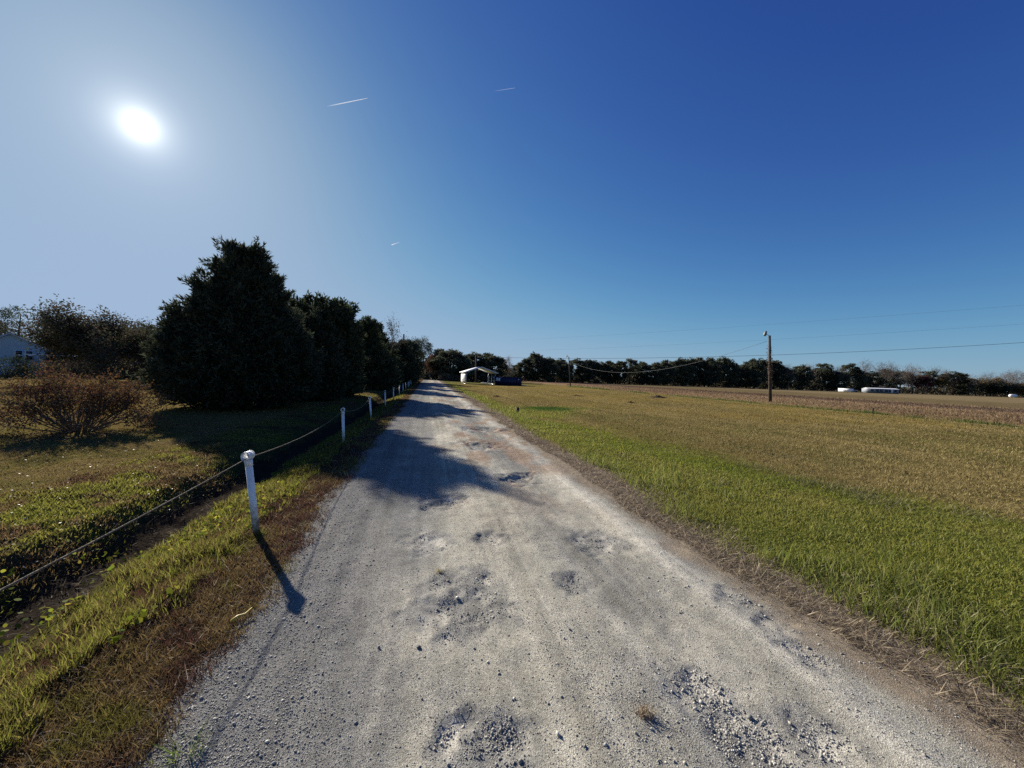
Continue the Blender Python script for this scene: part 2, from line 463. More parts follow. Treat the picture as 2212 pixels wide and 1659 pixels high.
def pot_depth(u, v):
    d = np.zeros_like(u); w = np.zeros_like(u)
    for (a, b, r, h) in POT:
        q = np.hypot((u - a) * 1.0, (v - b) * .9) / r + 1.3 * (fbm(u * 2.2 / max(r, .2), v * 2.2 / max(r, .2), 121 + int(a * 10)) - .5)
        k = sm(1.05, .2, q); d = np.maximum(d, h * k); w = np.maximum(w, sm(1.3, .35, q))
    return d, w
def road_z(u, v):
    z = profile(u, v) + .012
    near = sm(40, 8, v)
    for cu, wd in ((-.15, .42), (1.55, .42)):
        z = z - .022 * np.exp(-((u - cu) / wd) ** 2)
    z = z + .020 * (fbm(u * 1.8, v * .8, 131) - .5) + .012 * (fbm(u * 9, v * 7, 141, 3) - .5) * near
    d, w = pot_depth(u, v)
    z = z - d + w * .022 * (fbm(u * 14, v * 14, 151, 3) - .5)
    z = z + .018 * np.exp(-((u - 2.1) / .16) ** 2) * (.4 + fbm(v * .8, v * 0, 155))
    out = np.maximum(edge_l(v) - u, u - edge_r(v))
    return z - .13 * sm(-.02, .30, out)
def road_col(u, v):
    n1 = fbm(u * 1.1, v * .55, 161) - .5
    n2 = fbm(u * 6, v * 4, 171) - .5
    n4 = fbm(u * 2.6, v * 1.6, 175) - .5
    st = fbm(u * 8, v * .22, 181) - .5
    sf = (fbm(u * 19, v * .16, 183, 3) - .5) * sm(-.9, -.3, u) * sm(2.4, 2.0, u)
    c = np.zeros(u.shape + (3,)) + C(.36, .345, .295)
    for cu, wd in ((-.12, .36), (1.55, .36)):      # packed wheel tracks
        c = lerp(c, C(.225, .222, .207), np.clip(np.exp(-((u - cu - .20 * n1) / wd) ** 2) * (.75 + 1.8 * (st + .12) + .8 * n4), 0, 1))
    c = lerp(c, C(.45, .425, .36), np.clip(np.exp(-((u - .72 - .2 * n1) / .34) ** 2) * (.6 + 1.5 * n4), 0, 1))     # dusty crown
    c = lerp(c, C(.47, .45, .40), np.exp(-((u - 2.12 - .1 * n1) / .17) ** 2) * .75)
    c = lerp(c, C(.20, .20, .195), sm(.03, .2, n1 + .5 * n4) * .65)
    c = lerp(c, C(.47, .44, .37), sm(.06, .22, -n1 + .4 * n4) * .55)
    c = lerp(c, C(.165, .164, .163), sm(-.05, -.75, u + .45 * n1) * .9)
    d, w = pot_depth(u, v)
    c = lerp(c, C(.195, .195, .195), sm(.05, .55, w) * .6)
    c = lerp(c, C(.58, .55, .48), sm(.6, .95, w) * sm(-.10, .10, n2 + .6 * n4) * .5)
    c = lerp(c, C(.27, .18, .125), sm(.0, .18, fbm(u * 2.2, v * 1.1, 191) - .5) * sm(3, 7, v) * sm(-.2, .6, u) * .6)
    c = lerp(c, C(.235, .195, .15), sm(2.2, 2.5, u + .3 * n2 + .3 * n4))
    return c * C(1.00, .985, .93) * (1 + .2 * n2 + .42 * st + .45 * sf + .34 * n4)[..., None]

def axis(fine_a, fine_b, step, far_a, far_b, g):
    a = list(np.arange(fine_a, fine_b, step))
    s = step; x = fine_b; hi = []
    while x < far_b: hi.append(x); s *= g; x += s
    hi.append(far_b)
    s = step; x = fine_a; lo = []
    while x > far_a: s *= g; x -= s; lo.append(max(x, far_a))
    return np.array(lo[::-1] + a + hi)
def sheet(name, us, vs, zf, cf, mat):
    U, V = np.meshgrid(us, vs)
    Z = zf(U, V); X, Y = xy_of(U, V)
    P = np.stack([X, Y, Z], -1).reshape(-1, 3)
    nu, nv = len(us), len(vs)
    i = (np.arange(nv - 1)[:, None] * nu + np.arange(nu - 1)[None, :]).ravel()
    F = np.stack([i, i + 1, i + nu + 1, i + nu], -1)
    return mesh_np(name, P, [F], mat, cf(U, V).reshape(-1, 3), smooth=True)
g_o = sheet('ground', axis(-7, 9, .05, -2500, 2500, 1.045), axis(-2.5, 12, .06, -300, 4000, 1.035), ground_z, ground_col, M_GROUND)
tag(g_o, 'flat mown field, ditch bank and lawn on both sides of the gravel road', kind='structure')
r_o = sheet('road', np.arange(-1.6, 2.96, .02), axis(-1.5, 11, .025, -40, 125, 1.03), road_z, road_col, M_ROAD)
tag(r_o, 'pale grey potholed gravel road running away to the trees', kind='structure')

# ------------------------------------------------------------------ grass, straw and gravel (uncountable)
def blades(P, h, w, lean, az, col, bend=.5):
    n = len(P)
    d = np.stack([np.cos(az), np.sin(az), np.zeros(n)], -1)
    s = np.stack([-np.sin(az), np.cos(az), np.zeros(n)], -1)
    tw = rng.uniform(0, math.pi, n)
    s = s * np.cos(tw)[:, None] + d * np.sin(tw)[:, None]
    up = C(0, 0, 1)
    l1 = lean * bend
    mid = P + (up * np.cos(l1)[:, None] + d * np.sin(l1)[:, None]) * (h * .55)[:, None]
    tip = mid + (up * np.cos(lean)[:, None] + d * np.sin(lean)[:, None]) * (h * .45)[:, None]
    ww = (w / 2)[:, None]
    V = np.stack([P - s * ww, P + s * ww, mid - s * ww * .8, mid + s * ww * .8, tip], 1).reshape(-1, 3)
    b = np.arange(n)[:, None] * 5
    F4 = b + np.array([[0, 1, 3, 2]]); F3 = b + np.array([[2, 3, 4]])
    return V, [F4, F3], np.repeat(col, 5, axis=0)
def scatter(n, d0, d1, a0=-72, a1=72, p=1.0):
    """random ground points, thinning out with distance"""
    r = rng.uniform(0, 1, n)
    d = d0 * (d1 / d0) ** (r ** p)
    a = np.radians(rng.uniform(a0, a1, n))
    x, y = d * np.sin(a), d * np.cos(a)
    u, v = uv_of(x, y)
    return x, y, u, v, d
def pal(cols, n, jit=.25):
    cols = np.array(cols); k = rng.integers(0, len(cols), n)
    f = rng.uniform(0, 1, (n, 1))
    c = cols[k] * f + cols[rng.integers(0, len(cols), n)] * (1 - f)
    return c * rng.uniform(1 - jit, 1 + jit, (n, 1))
def grow(name, label, sel, pool, hr, wr, lean, cols, mat, cat, bend=.5, hd=0.0):
    x, y, u, v, d = (q[sel] for q in pool)
    n = len(x)
    z = ground_z(u, v)
    P = np.stack([x, y, z - .006], -1)
    h = rng.uniform(*hr, n) * (1 + hd * (d / 20))
    h = h * (.55 + .9 * fbm(u * 2.3, v * 2.0, 301))
    w = wr + .0008 * d
    w = np.broadcast_to(w, (n,)) * rng.uniform(.7, 1.3, n)
    ln = np.abs(rng.normal(lean, .3, n)).clip(0, 1.52)
    az = rng.uniform(0, 2 * math.pi, n)
    col = pal(cols, n) if not callable(cols) else cols(u, v, n)
    V, F, c = blades(P, h, w, ln, az, col, bend)
    o = mesh_np(name, V, F, mat, c)
    return tag(o, label, cat, kind='stuff')

pool = scatter(1700000, 1.25, 70, p=.9)
pu, pv = pool[2], pool[3]
R = rng.uniform(0, 1, len(pu))
lm = lush_mask(pu, pv)
n1 = fbm(pu * .9, pv * .9, 71) - .5
right = pu > 2.75
is_lush = right & (R < lm * (.45 + .4 * fbm(pu * 1.4, pv * 1.1, 209)))
GREEN = [(.18, .225, .026), (.24, .25, .033), (.145, .18, .022), (.27, .25, .055)]
OLIVE = [(.26, .24, .055), (.22, .215, .043), (.29, .235, .08), (.20, .21, .038)]
def verge_parts(u, v):
    """deep green band along the outer edge, brighter strip by the road, olive between"""
    um = np.interp(v, [-2, 0, 3.5, 5.4, 12, 13.5, 14.2], [9.5, 8.6, 7.6, 6.9, 5.9, 4.6, 3.4])
    n = fbm(u * .7, v * .5, 61) - .5
    band = sm(1.9, .9, um - u + 1.2 * n) * sm(13.8, 12.5, v) * sm(2.5, 5.5, v)
    strip = sm(4.3, 3.5, u + 1.0 * n)
    mottle = sm(-.05, .2, fbm(u * 1.3, v * .9, 63) - .5)
    return band, strip, np.maximum(mottle, sm(5, 2.5, v) * .7)
def lush_cols(u, v, n):
    band, strip, mottle = (q[:, None] for q in verge_parts(u, v))
    g = pal(GREEN, n, .3); o = pal(OLIVE, n, .3)
    c = o * (1 - .75 * mottle) + g * .75 * mottle
    c = c * (1 - band) + band * pal([(.13, .17, .02), (.17, .195, .026), (.21, .205, .032)], n)
    c = c * (1 - .5 * strip) + .5 * strip * pal([(.17, .19, .035), (.22, .22, .06), (.13, .145, .025)], n)
    dg = deep_green(u, v)[:, None]
    return c * (1 - dg) + pal([(.045, .085, .014), (.06, .11, .018)], n) * dg
grow('verge_grass', 'lush green grass growing along the right edge of the gravel road', is_lush, pool, (.02, .066), .0022, .95, lush_cols, M_GRASS, 'grass')
edge = right & (pu < 4.4) & (lm > .3) & (R > .86) & (R < .95) & (fbm(pu * 1.5, pv * 1.5, 211) > .56)
grow('grass_tufts', 'taller bright green grass tufts beside the straw edge of the road', edge, pool, (.10, .24), .003, .8, [(.15, .185, .03), (.20, .21, .05), (.11, .14, .022), (.27, .25, .09)], M_GRASS, 'grass', .45)
def field_cols(u, v, n):
    c = pal([(.275, .212, .088), (.215, .165, .062), (.33, .262, .125), (.19, .155, .054)], n, .25)
    g = sm(.0, .2, fbm(u * .5, v * .10, 107) - .5 + .4 * (fbm(u * 1.5, v * .8, 108) - .5))[:, None]
    c = c * (1 - .55 * g) + .55 * g * pal([(.15, .145, .035), (.18, .15, .045)], n)
    return c * (.62 + .5 * fbm(u * 1.6, v * .12, 109) + .26 * fbm(u * .5, v * .5, 110))[:, None]
fld = right & ~is_lush & (pu > 3.2) & (R < .55) & (pool[4] < 55)
grow('field_grass', 'short dry tan grass of the mown field on the right', fld, pool, (.03, .085), .002, 1.05, field_cols, M_DRY, 'grass')
STRAW = [(.40, .325, .22), (.29, .23, .155), (.17, .13, .09), (.50, .42, .30), (.11, .085, .06)]
gq = n1 + .8 * (fbm(pu * 2.5, pv * 2.5, 217) - .5)
st_ = (pu + .5 * gq > 2.25) & (pu < 3.7) & (R < .8 * sm(3.45, 2.8, pu + .9 * gq) * sm(2.0, 2.5, pu + .5 * gq)) & (pool[4] < 40)
grow('straw_litter', 'flat brown straw lying along the right edge of the gravel road', st_, pool, (.05, .13), .002, 1.45, STRAW, M_DRY, 'straw', .96)
le = pu + .45 * n1
ls = (pu < -.75) & (pu > -1.75) & (R > .90) & (pool[4] < 30)
grow('straw_wisps', 'pale curled straw wisps scattered over the gravel on the left edge', ls, pool, (.04, .11), .0018, 1.4, [(.42, .36, .27), (.30, .24, .17), (.20, .15, .11)], M_DRY, 'straw', .8)
gn = n1 + (fbm(pu * 3, pv * 3, 221) - .5)
gs = (pu + .6 * gn < -1.62) & (pu + .4 * gn > -2.82) & (R < np.clip(.42 + 2.4 * gn, .04, .95))
grow('bank_grass', 'bright yellow green grass on the road side bank of the ditch', gs, pool, (.04, .13), .003, .7, [(.14, .155, .02), (.20, .195, .04), (.09, .105, .016), (.22, .18, .06), (.12, .085, .035), (.08, .06, .025)], M_GRASS, 'grass')
def turf_cols(u, v, n):
    q = fbm(u * 1.8, v * 1.5, 237) - .5 + .5 * (fbm(u * 5, v * 5, 239) - .5)
    g = sm(.10, .22, q)[:, None] * .8; k = sm(-.02, .12, -q)[:, None]
    c = pal([(.16, .10, .045), (.12, .085, .035), (.19, .14, .06)], n, .35)
    c = c * (1 - g) + g * pal([(.13, .12, .025), (.16, .14, .035)], n, .3)
    return c * (1 - k) + k * pal([(.12, .055, .04), (.075, .04, .028), (.06, .045, .025)], n, .3)
mat_ = (pu < -.72) & (pu > -2.5) & ~gs & (R < .9 * sm(-.75, -1.2, pu + .7 * n1 + .3 * (fbm(pu * 6, pv * 6, 229) - .5)) * sm(-2.6, -2.0, pu)) & (pool[4] < 45)
grow('brown_turf', 'low reddish brown turf on the shoulder beside the white posts', mat_, pool, (.02, .075), .0024, .95, turf_cols, M_DRY, 'turf', .6)
def patch_cols(green, brown, dark, s1):
    def f(u, v, n):
        q = fbm(u * 1.6, v * 1.3, s1) - .5 + .5 * (fbm(u * 5, v * 5, s1 + 3) - .5)
        g = sm(-.02, .12, q)[:, None]; k = sm(.10, .22, -q)[:, None]
        c = pal(brown, n, .3) * (1 - g) + pal(green, n, .3) * g
        return c * (1 - k) + pal(dark, n, .3) * k
    return f
bank_cols = patch_cols([(.17, .165, .03), (.12, .13, .022), (.22, .20, .045)], [(.15, .105, .045), (.12, .08, .035), (.18, .13, .06)], [(.06, .04, .022), (.09, .045, .03)], 231)
fb = (pu < -3.25) & (pu > -5.2) & (R < .8 * sm(-3.28, -3.65, pu + .5 * gn))
grow('ditch_bank_grass', 'rough olive and brown grass on the lawn side bank of the ditch', fb, pool, (.02, .075), .003, .9, bank_cols, M_GRASS, 'grass')
dt = (pu < -2.75) & (pu > -3.65) & (R > .82)
grow('ditch_litter', 'dark wet dead stems lying in the bottom of the ditch', dt, pool, (.04, .12), .0025, 1.45, [(.05, .04, .03), (.03, .025, .02), (.08, .065, .05), (.20, .17, .13)], M_DRY, 'litter', .95)
# standing stubble in the crop strips beyond the drain
def stubble_cols(u, v, n):
    nb = fbm(u * .06, v * .012, 111) - .5; du = u + 5 * nb + 1.0 * (fbm(u * .9, v * .9, 71) - .5)
    c = pal([(.26, .18, .10), (.21, .13, .085), (.30, .22, .13)], n, .3)
    k = (sm(48, 51, du) * sm(63, 60, du))[:, None] * .8
    c = c * (1 - k) + k * pal([(.10, .07, .055), (.13, .085, .06)], n, .3)
    w = sm(.50, .62, fbm(u * .30, v * .05, 115))[:, None] * .6
    return c * (1 - w) + w * pal([(.15, .085, .06), (.12, .09, .05)], n, .3)
n_ = 110000
dd_ = 24 * (110 / 24) ** rng.uniform(0, 1, n_); aa_ = np.radians(rng.uniform(8, 66, n_)); xx_, yy_ = dd_ * np.sin(aa_), dd_ * np.cos(aa_); uu_, vv_ = uv_of(xx_, yy_)
kk_ = (uu_ > 32.5) & (uu_ < 66); xx_, yy_, uu_, vv_ = xx_[kk_], yy_[kk_], uu_[kk_], vv_[kk_]
grow('stubble', 'standing brown crop stubble in strips beyond the field drain', np.ones(len(uu_), bool), (xx_, yy_, uu_, vv_, np.hypot(xx_, yy_)), (.08, .24), .003, .7, stubble_cols, M_DRY, 'stubble')
# matted grey thatch left by the mower in the verge
tx, ty = [], []
for (px_, py_, a_, b_, k_) in ((1715, 1036, .30, .12, 260), (1850, 1062, .42, .16, 520), (1905, 1082, .34, .13, 420), (1640, 1010, .25, .12, 240), (2090, 1108, .32, .10, 260), (1800, 1052, .4, .2, 420),
                               (1330, 985, .4, .15, 200), (1560, 1046, .18, .08, 160), (1990, 1300, .3, .12, 260), (1290, 905, .6, .2, 260), (1450, 922, .7, .22, 260), (1900, 985, .7, .14, 300), (1700, 985, .5, .12, 160)):
    cx_, cy_ = at_px(px_, py_, -.02); cu_, cv_ = uv_of(cx_, cy_)
    k_ = int(k_ * .55)
    q1 = cu_ + rng.normal(size=k_) * a_ * .6; q2 = cv_ + rng.normal(size=k_) * (a_ + b_) * .5
    X_, Y_ = xy_of(q1, q2); tx.append(X_); ty.append(Y_)
tx, ty = np.concatenate(tx), np.concatenate(ty); tu, tv = uv_of(tx, ty)
grow('thatch', 'matted pale grey thatch lying in patches on the mown verge', np.ones(len(tx), bool), (tx, ty, tu, tv, np.hypot(tx, ty)), (.06, .16), .003, 1.3, [(.24, .215, .12), (.18, .165, .08), (.29, .24, .14), (.09, .10, .035)], M_DRY, 'thatch', .85)
# weeds along the field drain
n_ = 26000
vv_ = rng.uniform(14, 78, n_); uu_ = 30.6 + rng.normal(size=n_) * .55 - 5 * (fbm(30.6 * .06 + 0 * vv_, vv_ * .012, 111) - .5)
kk_ = fbm(vv_ * .22, vv_ * 0 + 2, 113) > .42; uu_, vv_ = uu_[kk_], vv_[kk_]
xx_, yy_ = xy_of(uu_, vv_)
pool_d = (xx_, yy_, uu_, vv_, np.hypot(xx_, yy_))
grow('drain_weeds', 'dark green weeds along the shallow field drain beyond the tan field', np.ones(len(uu_), bool), pool_d, (.10, .34), .004, .6, [(.06, .09, .018), (.09, .12, .025), (.12, .13, .04)], M_GRASS, 'weeds')
lw = (pu < -4.7) & (R < .62) & (pool[4] < 50)
grow('lawn_grass', 'short yellowing lawn grass under the leafless bush on the left', lw, pool, (.015, .05), .003, .8, [(.21, .155, .06), (.165, .13, .045), (.125, .11, .03), (.18, .115, .055)], M_DRY, 'grass')

# fallen leaves, flat leaf weeds
def rhombi(P, D, Ln, Wd, side=None):
    n = len(P)
    if side is None: side = unit(np.cross(D, rdir(n)))
    Ln = np.broadcast_to(Ln, (n,))[:, None]; Wd = np.broadcast_to(Wd, (n,))[:, None]
    V = np.stack([P, P + D * Ln * .45 + side * Wd / 2, P + D * Ln, P + D * Ln * .45 - side * Wd / 2], 1).reshape(-1, 3)
    F = np.arange(n)[:, None] * 4 + np.array([[0, 1, 2, 3]])
    return V, F
def flat_leaves(name, label, sel_fn, n, d1, size, cols, mat, lift=.03, tilt=.35, cat='leaves'):
    x, y, u, v, d = scatter(n, 1.4, d1)
    k = sel_fn(u, v, d); x, y, u, v, d = x[k], y[k], u[k], v[k], d[k]
    n = len(x)
    P = np.stack([x, y, ground_z(u, v) + lift * rng.uniform(.3, 1.2, n)], -1)
    nn = unit(C(0, 0, 1) + tilt * rng.normal(size=(n, 3)))
    D = unit(np.cross(nn, rdir(n))); sd = np.cross(nn, D)
    s = rng.uniform(*size, n) * (1 + d * .012)
    V, F = rhombi(P, D, s, s * .7, sd)
    o = mesh_np(name, V, [F], mat, np.repeat(pal(cols, n), 4, axis=0))
    return tag(o, label, cat, kind='stuff')
M_FALL = leafy('fallen_leaf', trans=.3, gloss=.03, rough=.4)
flat_leaves('fallen_leaves', 'small pale fallen leaves scattered over the left lawn and bank',
            lambda u, v, d: (u < -3.4) & (rng.uniform(0, 1, len(u)) < .6), 42000, 30, (.010, .030), [(.75, .68, .58), (.55, .48, .38), (.24, .15, .09), (.30, .24, .17), (.14, .08, .05), (.34, .13, .05)], M_FALL, .035)
# round pennywort-like leaves on the banks, small discs on short stalks
def discs(name, label, n, sel_fn, size, cols, mat):
    x, y, u, v, d = scatter(n, 1.4, 14, -60, 5)
    k = sel_fn(u, v); x, y, u, v, d = x[k], y[k], u[k], v[k], d[k]
    n = len(x); s = rng.uniform(*size, n) * .5
    P = np.stack([x, y, ground_z(u, v) + rng.uniform(.03, .09, n)], -1)
    nn = unit(C(0, 0, 1) + .5 * rng.normal(size=(n, 3)))
    a = unit(np.cross(nn, rdir(n))); b = np.cross(nn, a)
    th = np.arange(7) * 2 * math.pi / 7
    ring = P[:, None] + (a[:, None] * np.cos(th)[None, :, None] + b[:, None] * np.sin(th)[None, :, None]) * (s[:, None, None] * rng.uniform(.85, 1.1, (n, 7, 1)))
    V = ring.reshape(-1, 3); F = np.arange(n)[:, None] * 7 + np.arange(7)[None]
    o = mesh_np(name, V, [F], mat, np.repeat(pal(cols, n, .2), 7, axis=0))
    return tag(o, label, 'weeds', kind='stuff')
discs('round_leaf_weeds', 'round yellow green weed leaves along the grassy ditch banks', 15000,
      lambda u, v: (((u < -1.7) & (u > -2.8)) | ((u < -2.8) & (u > -4.5) & (v < 5))) & (fbm(u * 2, v * 1.4, 231) > .55), (.022, .05),
      [(.16, .20, .02), (.24, .24, .03), (.10, .15, .02), (.30, .25, .04)], M_LEAF)

# gravel stones
ICO = []
ph = (1 + 5 ** .5) / 2
for a, b in ((-1, ph), (1, ph), (-1, -ph), (1, -ph)): ICO.append((a, b, 0))
for a, b in ((-1, ph), (1, ph), (-1, -ph), (1, -ph)): ICO.append((0, a, b))
for a, b in ((ph, -1), (ph, 1), (-ph, -1), (-ph, 1)): ICO.append((a, 0, b))
ICO = unit(np.array(ICO, float))
ICOF = np.array([[0, 11, 5], [0, 5, 1], [0, 1, 7], [0, 7, 10], [0, 10, 11], [1, 5, 9], [5, 11, 4], [11, 10, 2], [10, 7, 6], [7, 1, 8],
                 [3, 9, 4], [3, 4, 2], [3, 2, 6], [3, 6, 8], [3, 8, 9], [4, 9, 5], [2, 4, 11], [6, 2, 10], [8, 6, 7], [9, 8, 1]])
def stones(x, y, z, s, col):
    n = len(x)
    sc = s[:, None] * rng.uniform(.6, 1.35, (n, 3)) * C(1, 1, .7)
    V = ICO[None] * sc[:, None, :] * rng.uniform(.7, 1.2, (n, 12, 1))
    a = rng.uniform(0, 6.28, n); ca, sa = np.cos(a)[:, None], np.sin(a)[:, None]
    X = V[..., 0] * ca - V[..., 1] * sa; Y = V[..., 0] * sa + V[..., 1] * ca
    V = np.stack([X + x[:, None], Y + y[:, None], V[..., 2] + z[:, None]], -1).reshape(-1, 3)
    F = (np.arange(n)[:, None, None] * 12 + ICOF[None]).reshape(-1, 3)
    return V, F, np.repeat(col, 12, axis=0)
x, y, u, v, d = scatter(620000, 1.3, 14, -50, 62, p=1.0)
Rn = rng.uniform(0, 1, len(x))
pd, pw = pot_depth(u, v)
nn_ = fbm(u * 6, v * 6, 243)
dens = .035 + .09 * sm(.5, .7, fbm(u * .9, v * .6, 247)) + .9 * sm(-.25, -.95, u + .6 * (fbm(u * 2, v * 2, 241) - .5)) + .5 * sm(.2, .8, pw) * sm(.42, .66, nn_) + .10 * sm(.55, .7, fbm(u * 1.2, v * .8, 251)) * sm(2.2, 1.6, u)
k = (u > edge_l(v) - .25) & (u < edge_r(v) - .08) & (Rn < dens * .55)
x, y, u, v, d, pw = x[k], y[k], u[k], v[k], d[k], pw[k]
n = len(x)
s = (.0017 + .0023 * rng.uniform(0, 1, n) ** 2.5 + .0050 * rng.uniform(0, 1, n) ** 22) * (1 + .4 * sm(.3, .9, pw)) * (1 + .03 * d)
zz = np.where(u > edge_l(v) + .05, road_z(u, v), np.maximum(ground_z(u, v), road_z(u, v))) + s * .30
sc_ = pal([(.27, .262, .235), (.36, .345, .30), (.19, .185, .175), (.46, .435, .37)], n, .3)
V, F, c = stones(x, y, zz, s, sc_)
tag(mesh_np('gravel', V, [F], M_STONE, c), 'loose grey gravel stones lying on the road and in its potholes', 'gravel', kind='stuff')
# fine grit pressed into the surface
OCT = np.array([[1, 0, 0], [-1, 0, 0], [0, 1, 0], [0, -1, 0], [0, 0, 1], [0, 0, -1]], float)
OCTF = np.array([[0, 2, 4], [2, 1, 4], [1, 3, 4], [3, 0, 4]])
x, y, u, v, d = scatter(330000, 1.3, 7.5, -48, 60, p=.9)
k = (u > edge_l(v) - .2) & (u < edge_r(v) - .05) & (rng.uniform(0, 1, len(x)) < .22 + .6 * sm(.42, .62, fbm(u * 3.5, v * 2.4, 261)))
x, y, u, v, d = x[k], y[k], u[k], v[k], d[k]; n = len(x)
s = (.0010 + .0016 * rng.uniform(0, 1, n) ** 2) * (1 + .06 * d)
V = OCT[None] * (s[:, None] * rng.uniform(.7, 1.4, (n, 3)))[:, None, :]
V[..., 0] += x[:, None]; V[..., 1] += y[:, None]
V[..., 2] += np.maximum(road_z(u, v), np.where(u < edge_l(v) + .05, ground_z(u, v), -9))[:, None]
F = (np.arange(n)[:, None, None] * 6 + OCTF[None]).reshape(-1, 3)
c = pal([(.34, .325, .285), (.22, .215, .205), (.45, .43, .37), (.14, .138, .135)], n, .3)
tag(mesh_np('grit', V.reshape(-1, 3), [F], M_STONE, np.repeat(c, 6, axis=0)), 'fine pale and dark grit strewn over the packed road surface', 'grit', kind='stuff')
# the few stones one can pick out
def lone_stone(px, py, size, label, col):
    x, y = at_px(px, py, .01); u, v = uv_of(x, y)
    z = float(road_z(np.array([u]), np.array([v]))[0])
    V, F, c = stones(np.array([0.]), np.array([0.]), np.array([size * .5]), np.array([size]), np.array([col]))
    o = mesh_np('stone', V, [F], M_STONE, c); o.location = (x, y, z)
    tag(o, label, 'stone', 'larger stones on the road')
lone_stone(905, 1397, .014, 'dark angular stone alone on the road left of the big pothole', (.10, .10, .105))
lone_stone(818, 1394, .012, 'grey stone at the edge of the loose gravel level with the big pothole', (.20, .20, .21))
lone_stone(1205, 1598, .011, 'pale round stone beside the lowest pothole', (.42, .40, .37))
lone_stone(1660, 1135, .014, 'pale stone on the right wheel track far up the road', (.45, .43, .40))

# ------------------------------------------------------------------ rope fence
def fence_post():
    root = thing('fence_post', (0, 0, 0), '', 'fence post', group='white pipe posts of the rope fence'); root.scale = (.86, .86, 1)
    m = MB(); m.tube([(0, 0, -.25), (0, 0, .72)], .0365, 20); m.build('pipe', M_PVC, root, smooth=False)
    m = MB(); m.ring((0, 0, .785), (0, 1, 0), .0425, .0355, .135, 24)
    m.ring((0, 0, .715), (0, 0.0001, 1), .0415, .0365, .062, 24)
    t = m.build('pipe_fitting', M_PVC, root)
    for yy in (.060, -.060):
        m = MB(); m.ring((0, yy, .785), (0, 1, 0), .0455, .036, .022, 24); m.build('collar', M_PVC, t)
    return root
POSTS = []
pxs = [560, 744, 802, 832, 851, 863, 871, 877, 882, 885, 888, 890.6, 892.7, 894.6, 896.4, 898, 899.5]
ZS = [0.0] + [5.1 * i for i in range(1, 17)]
p0 = fence_post()
nth = ['nearest white pipe post of the rope fence, standing in full sun', 'second nearest white post, at the edge of the big tree shadow',
       'third white post from the near end of the rope fence, leaning left'] + [f'{w} white post from the near end of the rope fence' for w in ('fourth', 'fifth', 'sixth', 'seventh', 'eighth', 'ninth', 'tenth')] + \
      [f'{w} white post from the far end of the rope fence' for w in ('seventh', 'sixth', 'fifth', 'fourth', 'third')] + ['second last white post of the rope fence at the road end', 'farthest white post of the rope fence at the road end']
leans = [(-7.6, 0), (-2.5, 1), (-5.5, 0), (-3, 1)] + [(random.uniform(-4, 1), random.uniform(-2, 2)) for _ in range(13)]
ropept = []
for i, px in enumerate(pxs):
    depth = 3.80 + ZS[i]
    x, y = at_depth(px, depth, 900 if i < 4 else 830)
    z = gz(x, y)
    o = p0 if i == 0 else copy_tree(p0)
    o['label'] = nth[i]
    ang = math.atan2(-(x - (POSTS[-1][0] if POSTS else x + 1.1)), (y - (POSTS[-1][1] if POSTS else y - 5)))
    o.location = (x, y, z)
    rl = Matrix.Rotation(math.radians(leans[i][0]), 4, 'Y') @ Matrix.Rotation(math.radians(leans[i][1]), 4, 'X') @ Matrix.Rotation(ang, 4, 'Z')
    o.rotation_euler = rl.to_euler()
    tip = Vector((x, y, z)) + rl.to_3x3() @ Vector((0, 0, .765))
    POSTS.append((x, y, z)); ropept.append(np.array(tip))
back = ropept[0] + (ropept[0] - ropept[1]) * np.array([1.0, 1, 0]) * 1.05; back[2] = .76
pts = []
chain = [back] + ropept
for i, (a, b) in enumerate(zip(chain[:-1], chain[1:])):
    sag = [.05, .10, .16, .12, .10][i] if i < 5 else .10
    for t in np.linspace(0, 1, 15)[(0 if i == 0 else 1):]:
        q = a * (1 - t) + b * t; q = q.copy(); q[2] -= 4 * sag * t * (1 - t); pts.append(q)
m = MB(); m.tube(pts, .0047, 7)
tag(m.build('rope', M_ROPE, smooth=True), 'thin weathered rope sagging between the white posts along the ditch', 'rope')

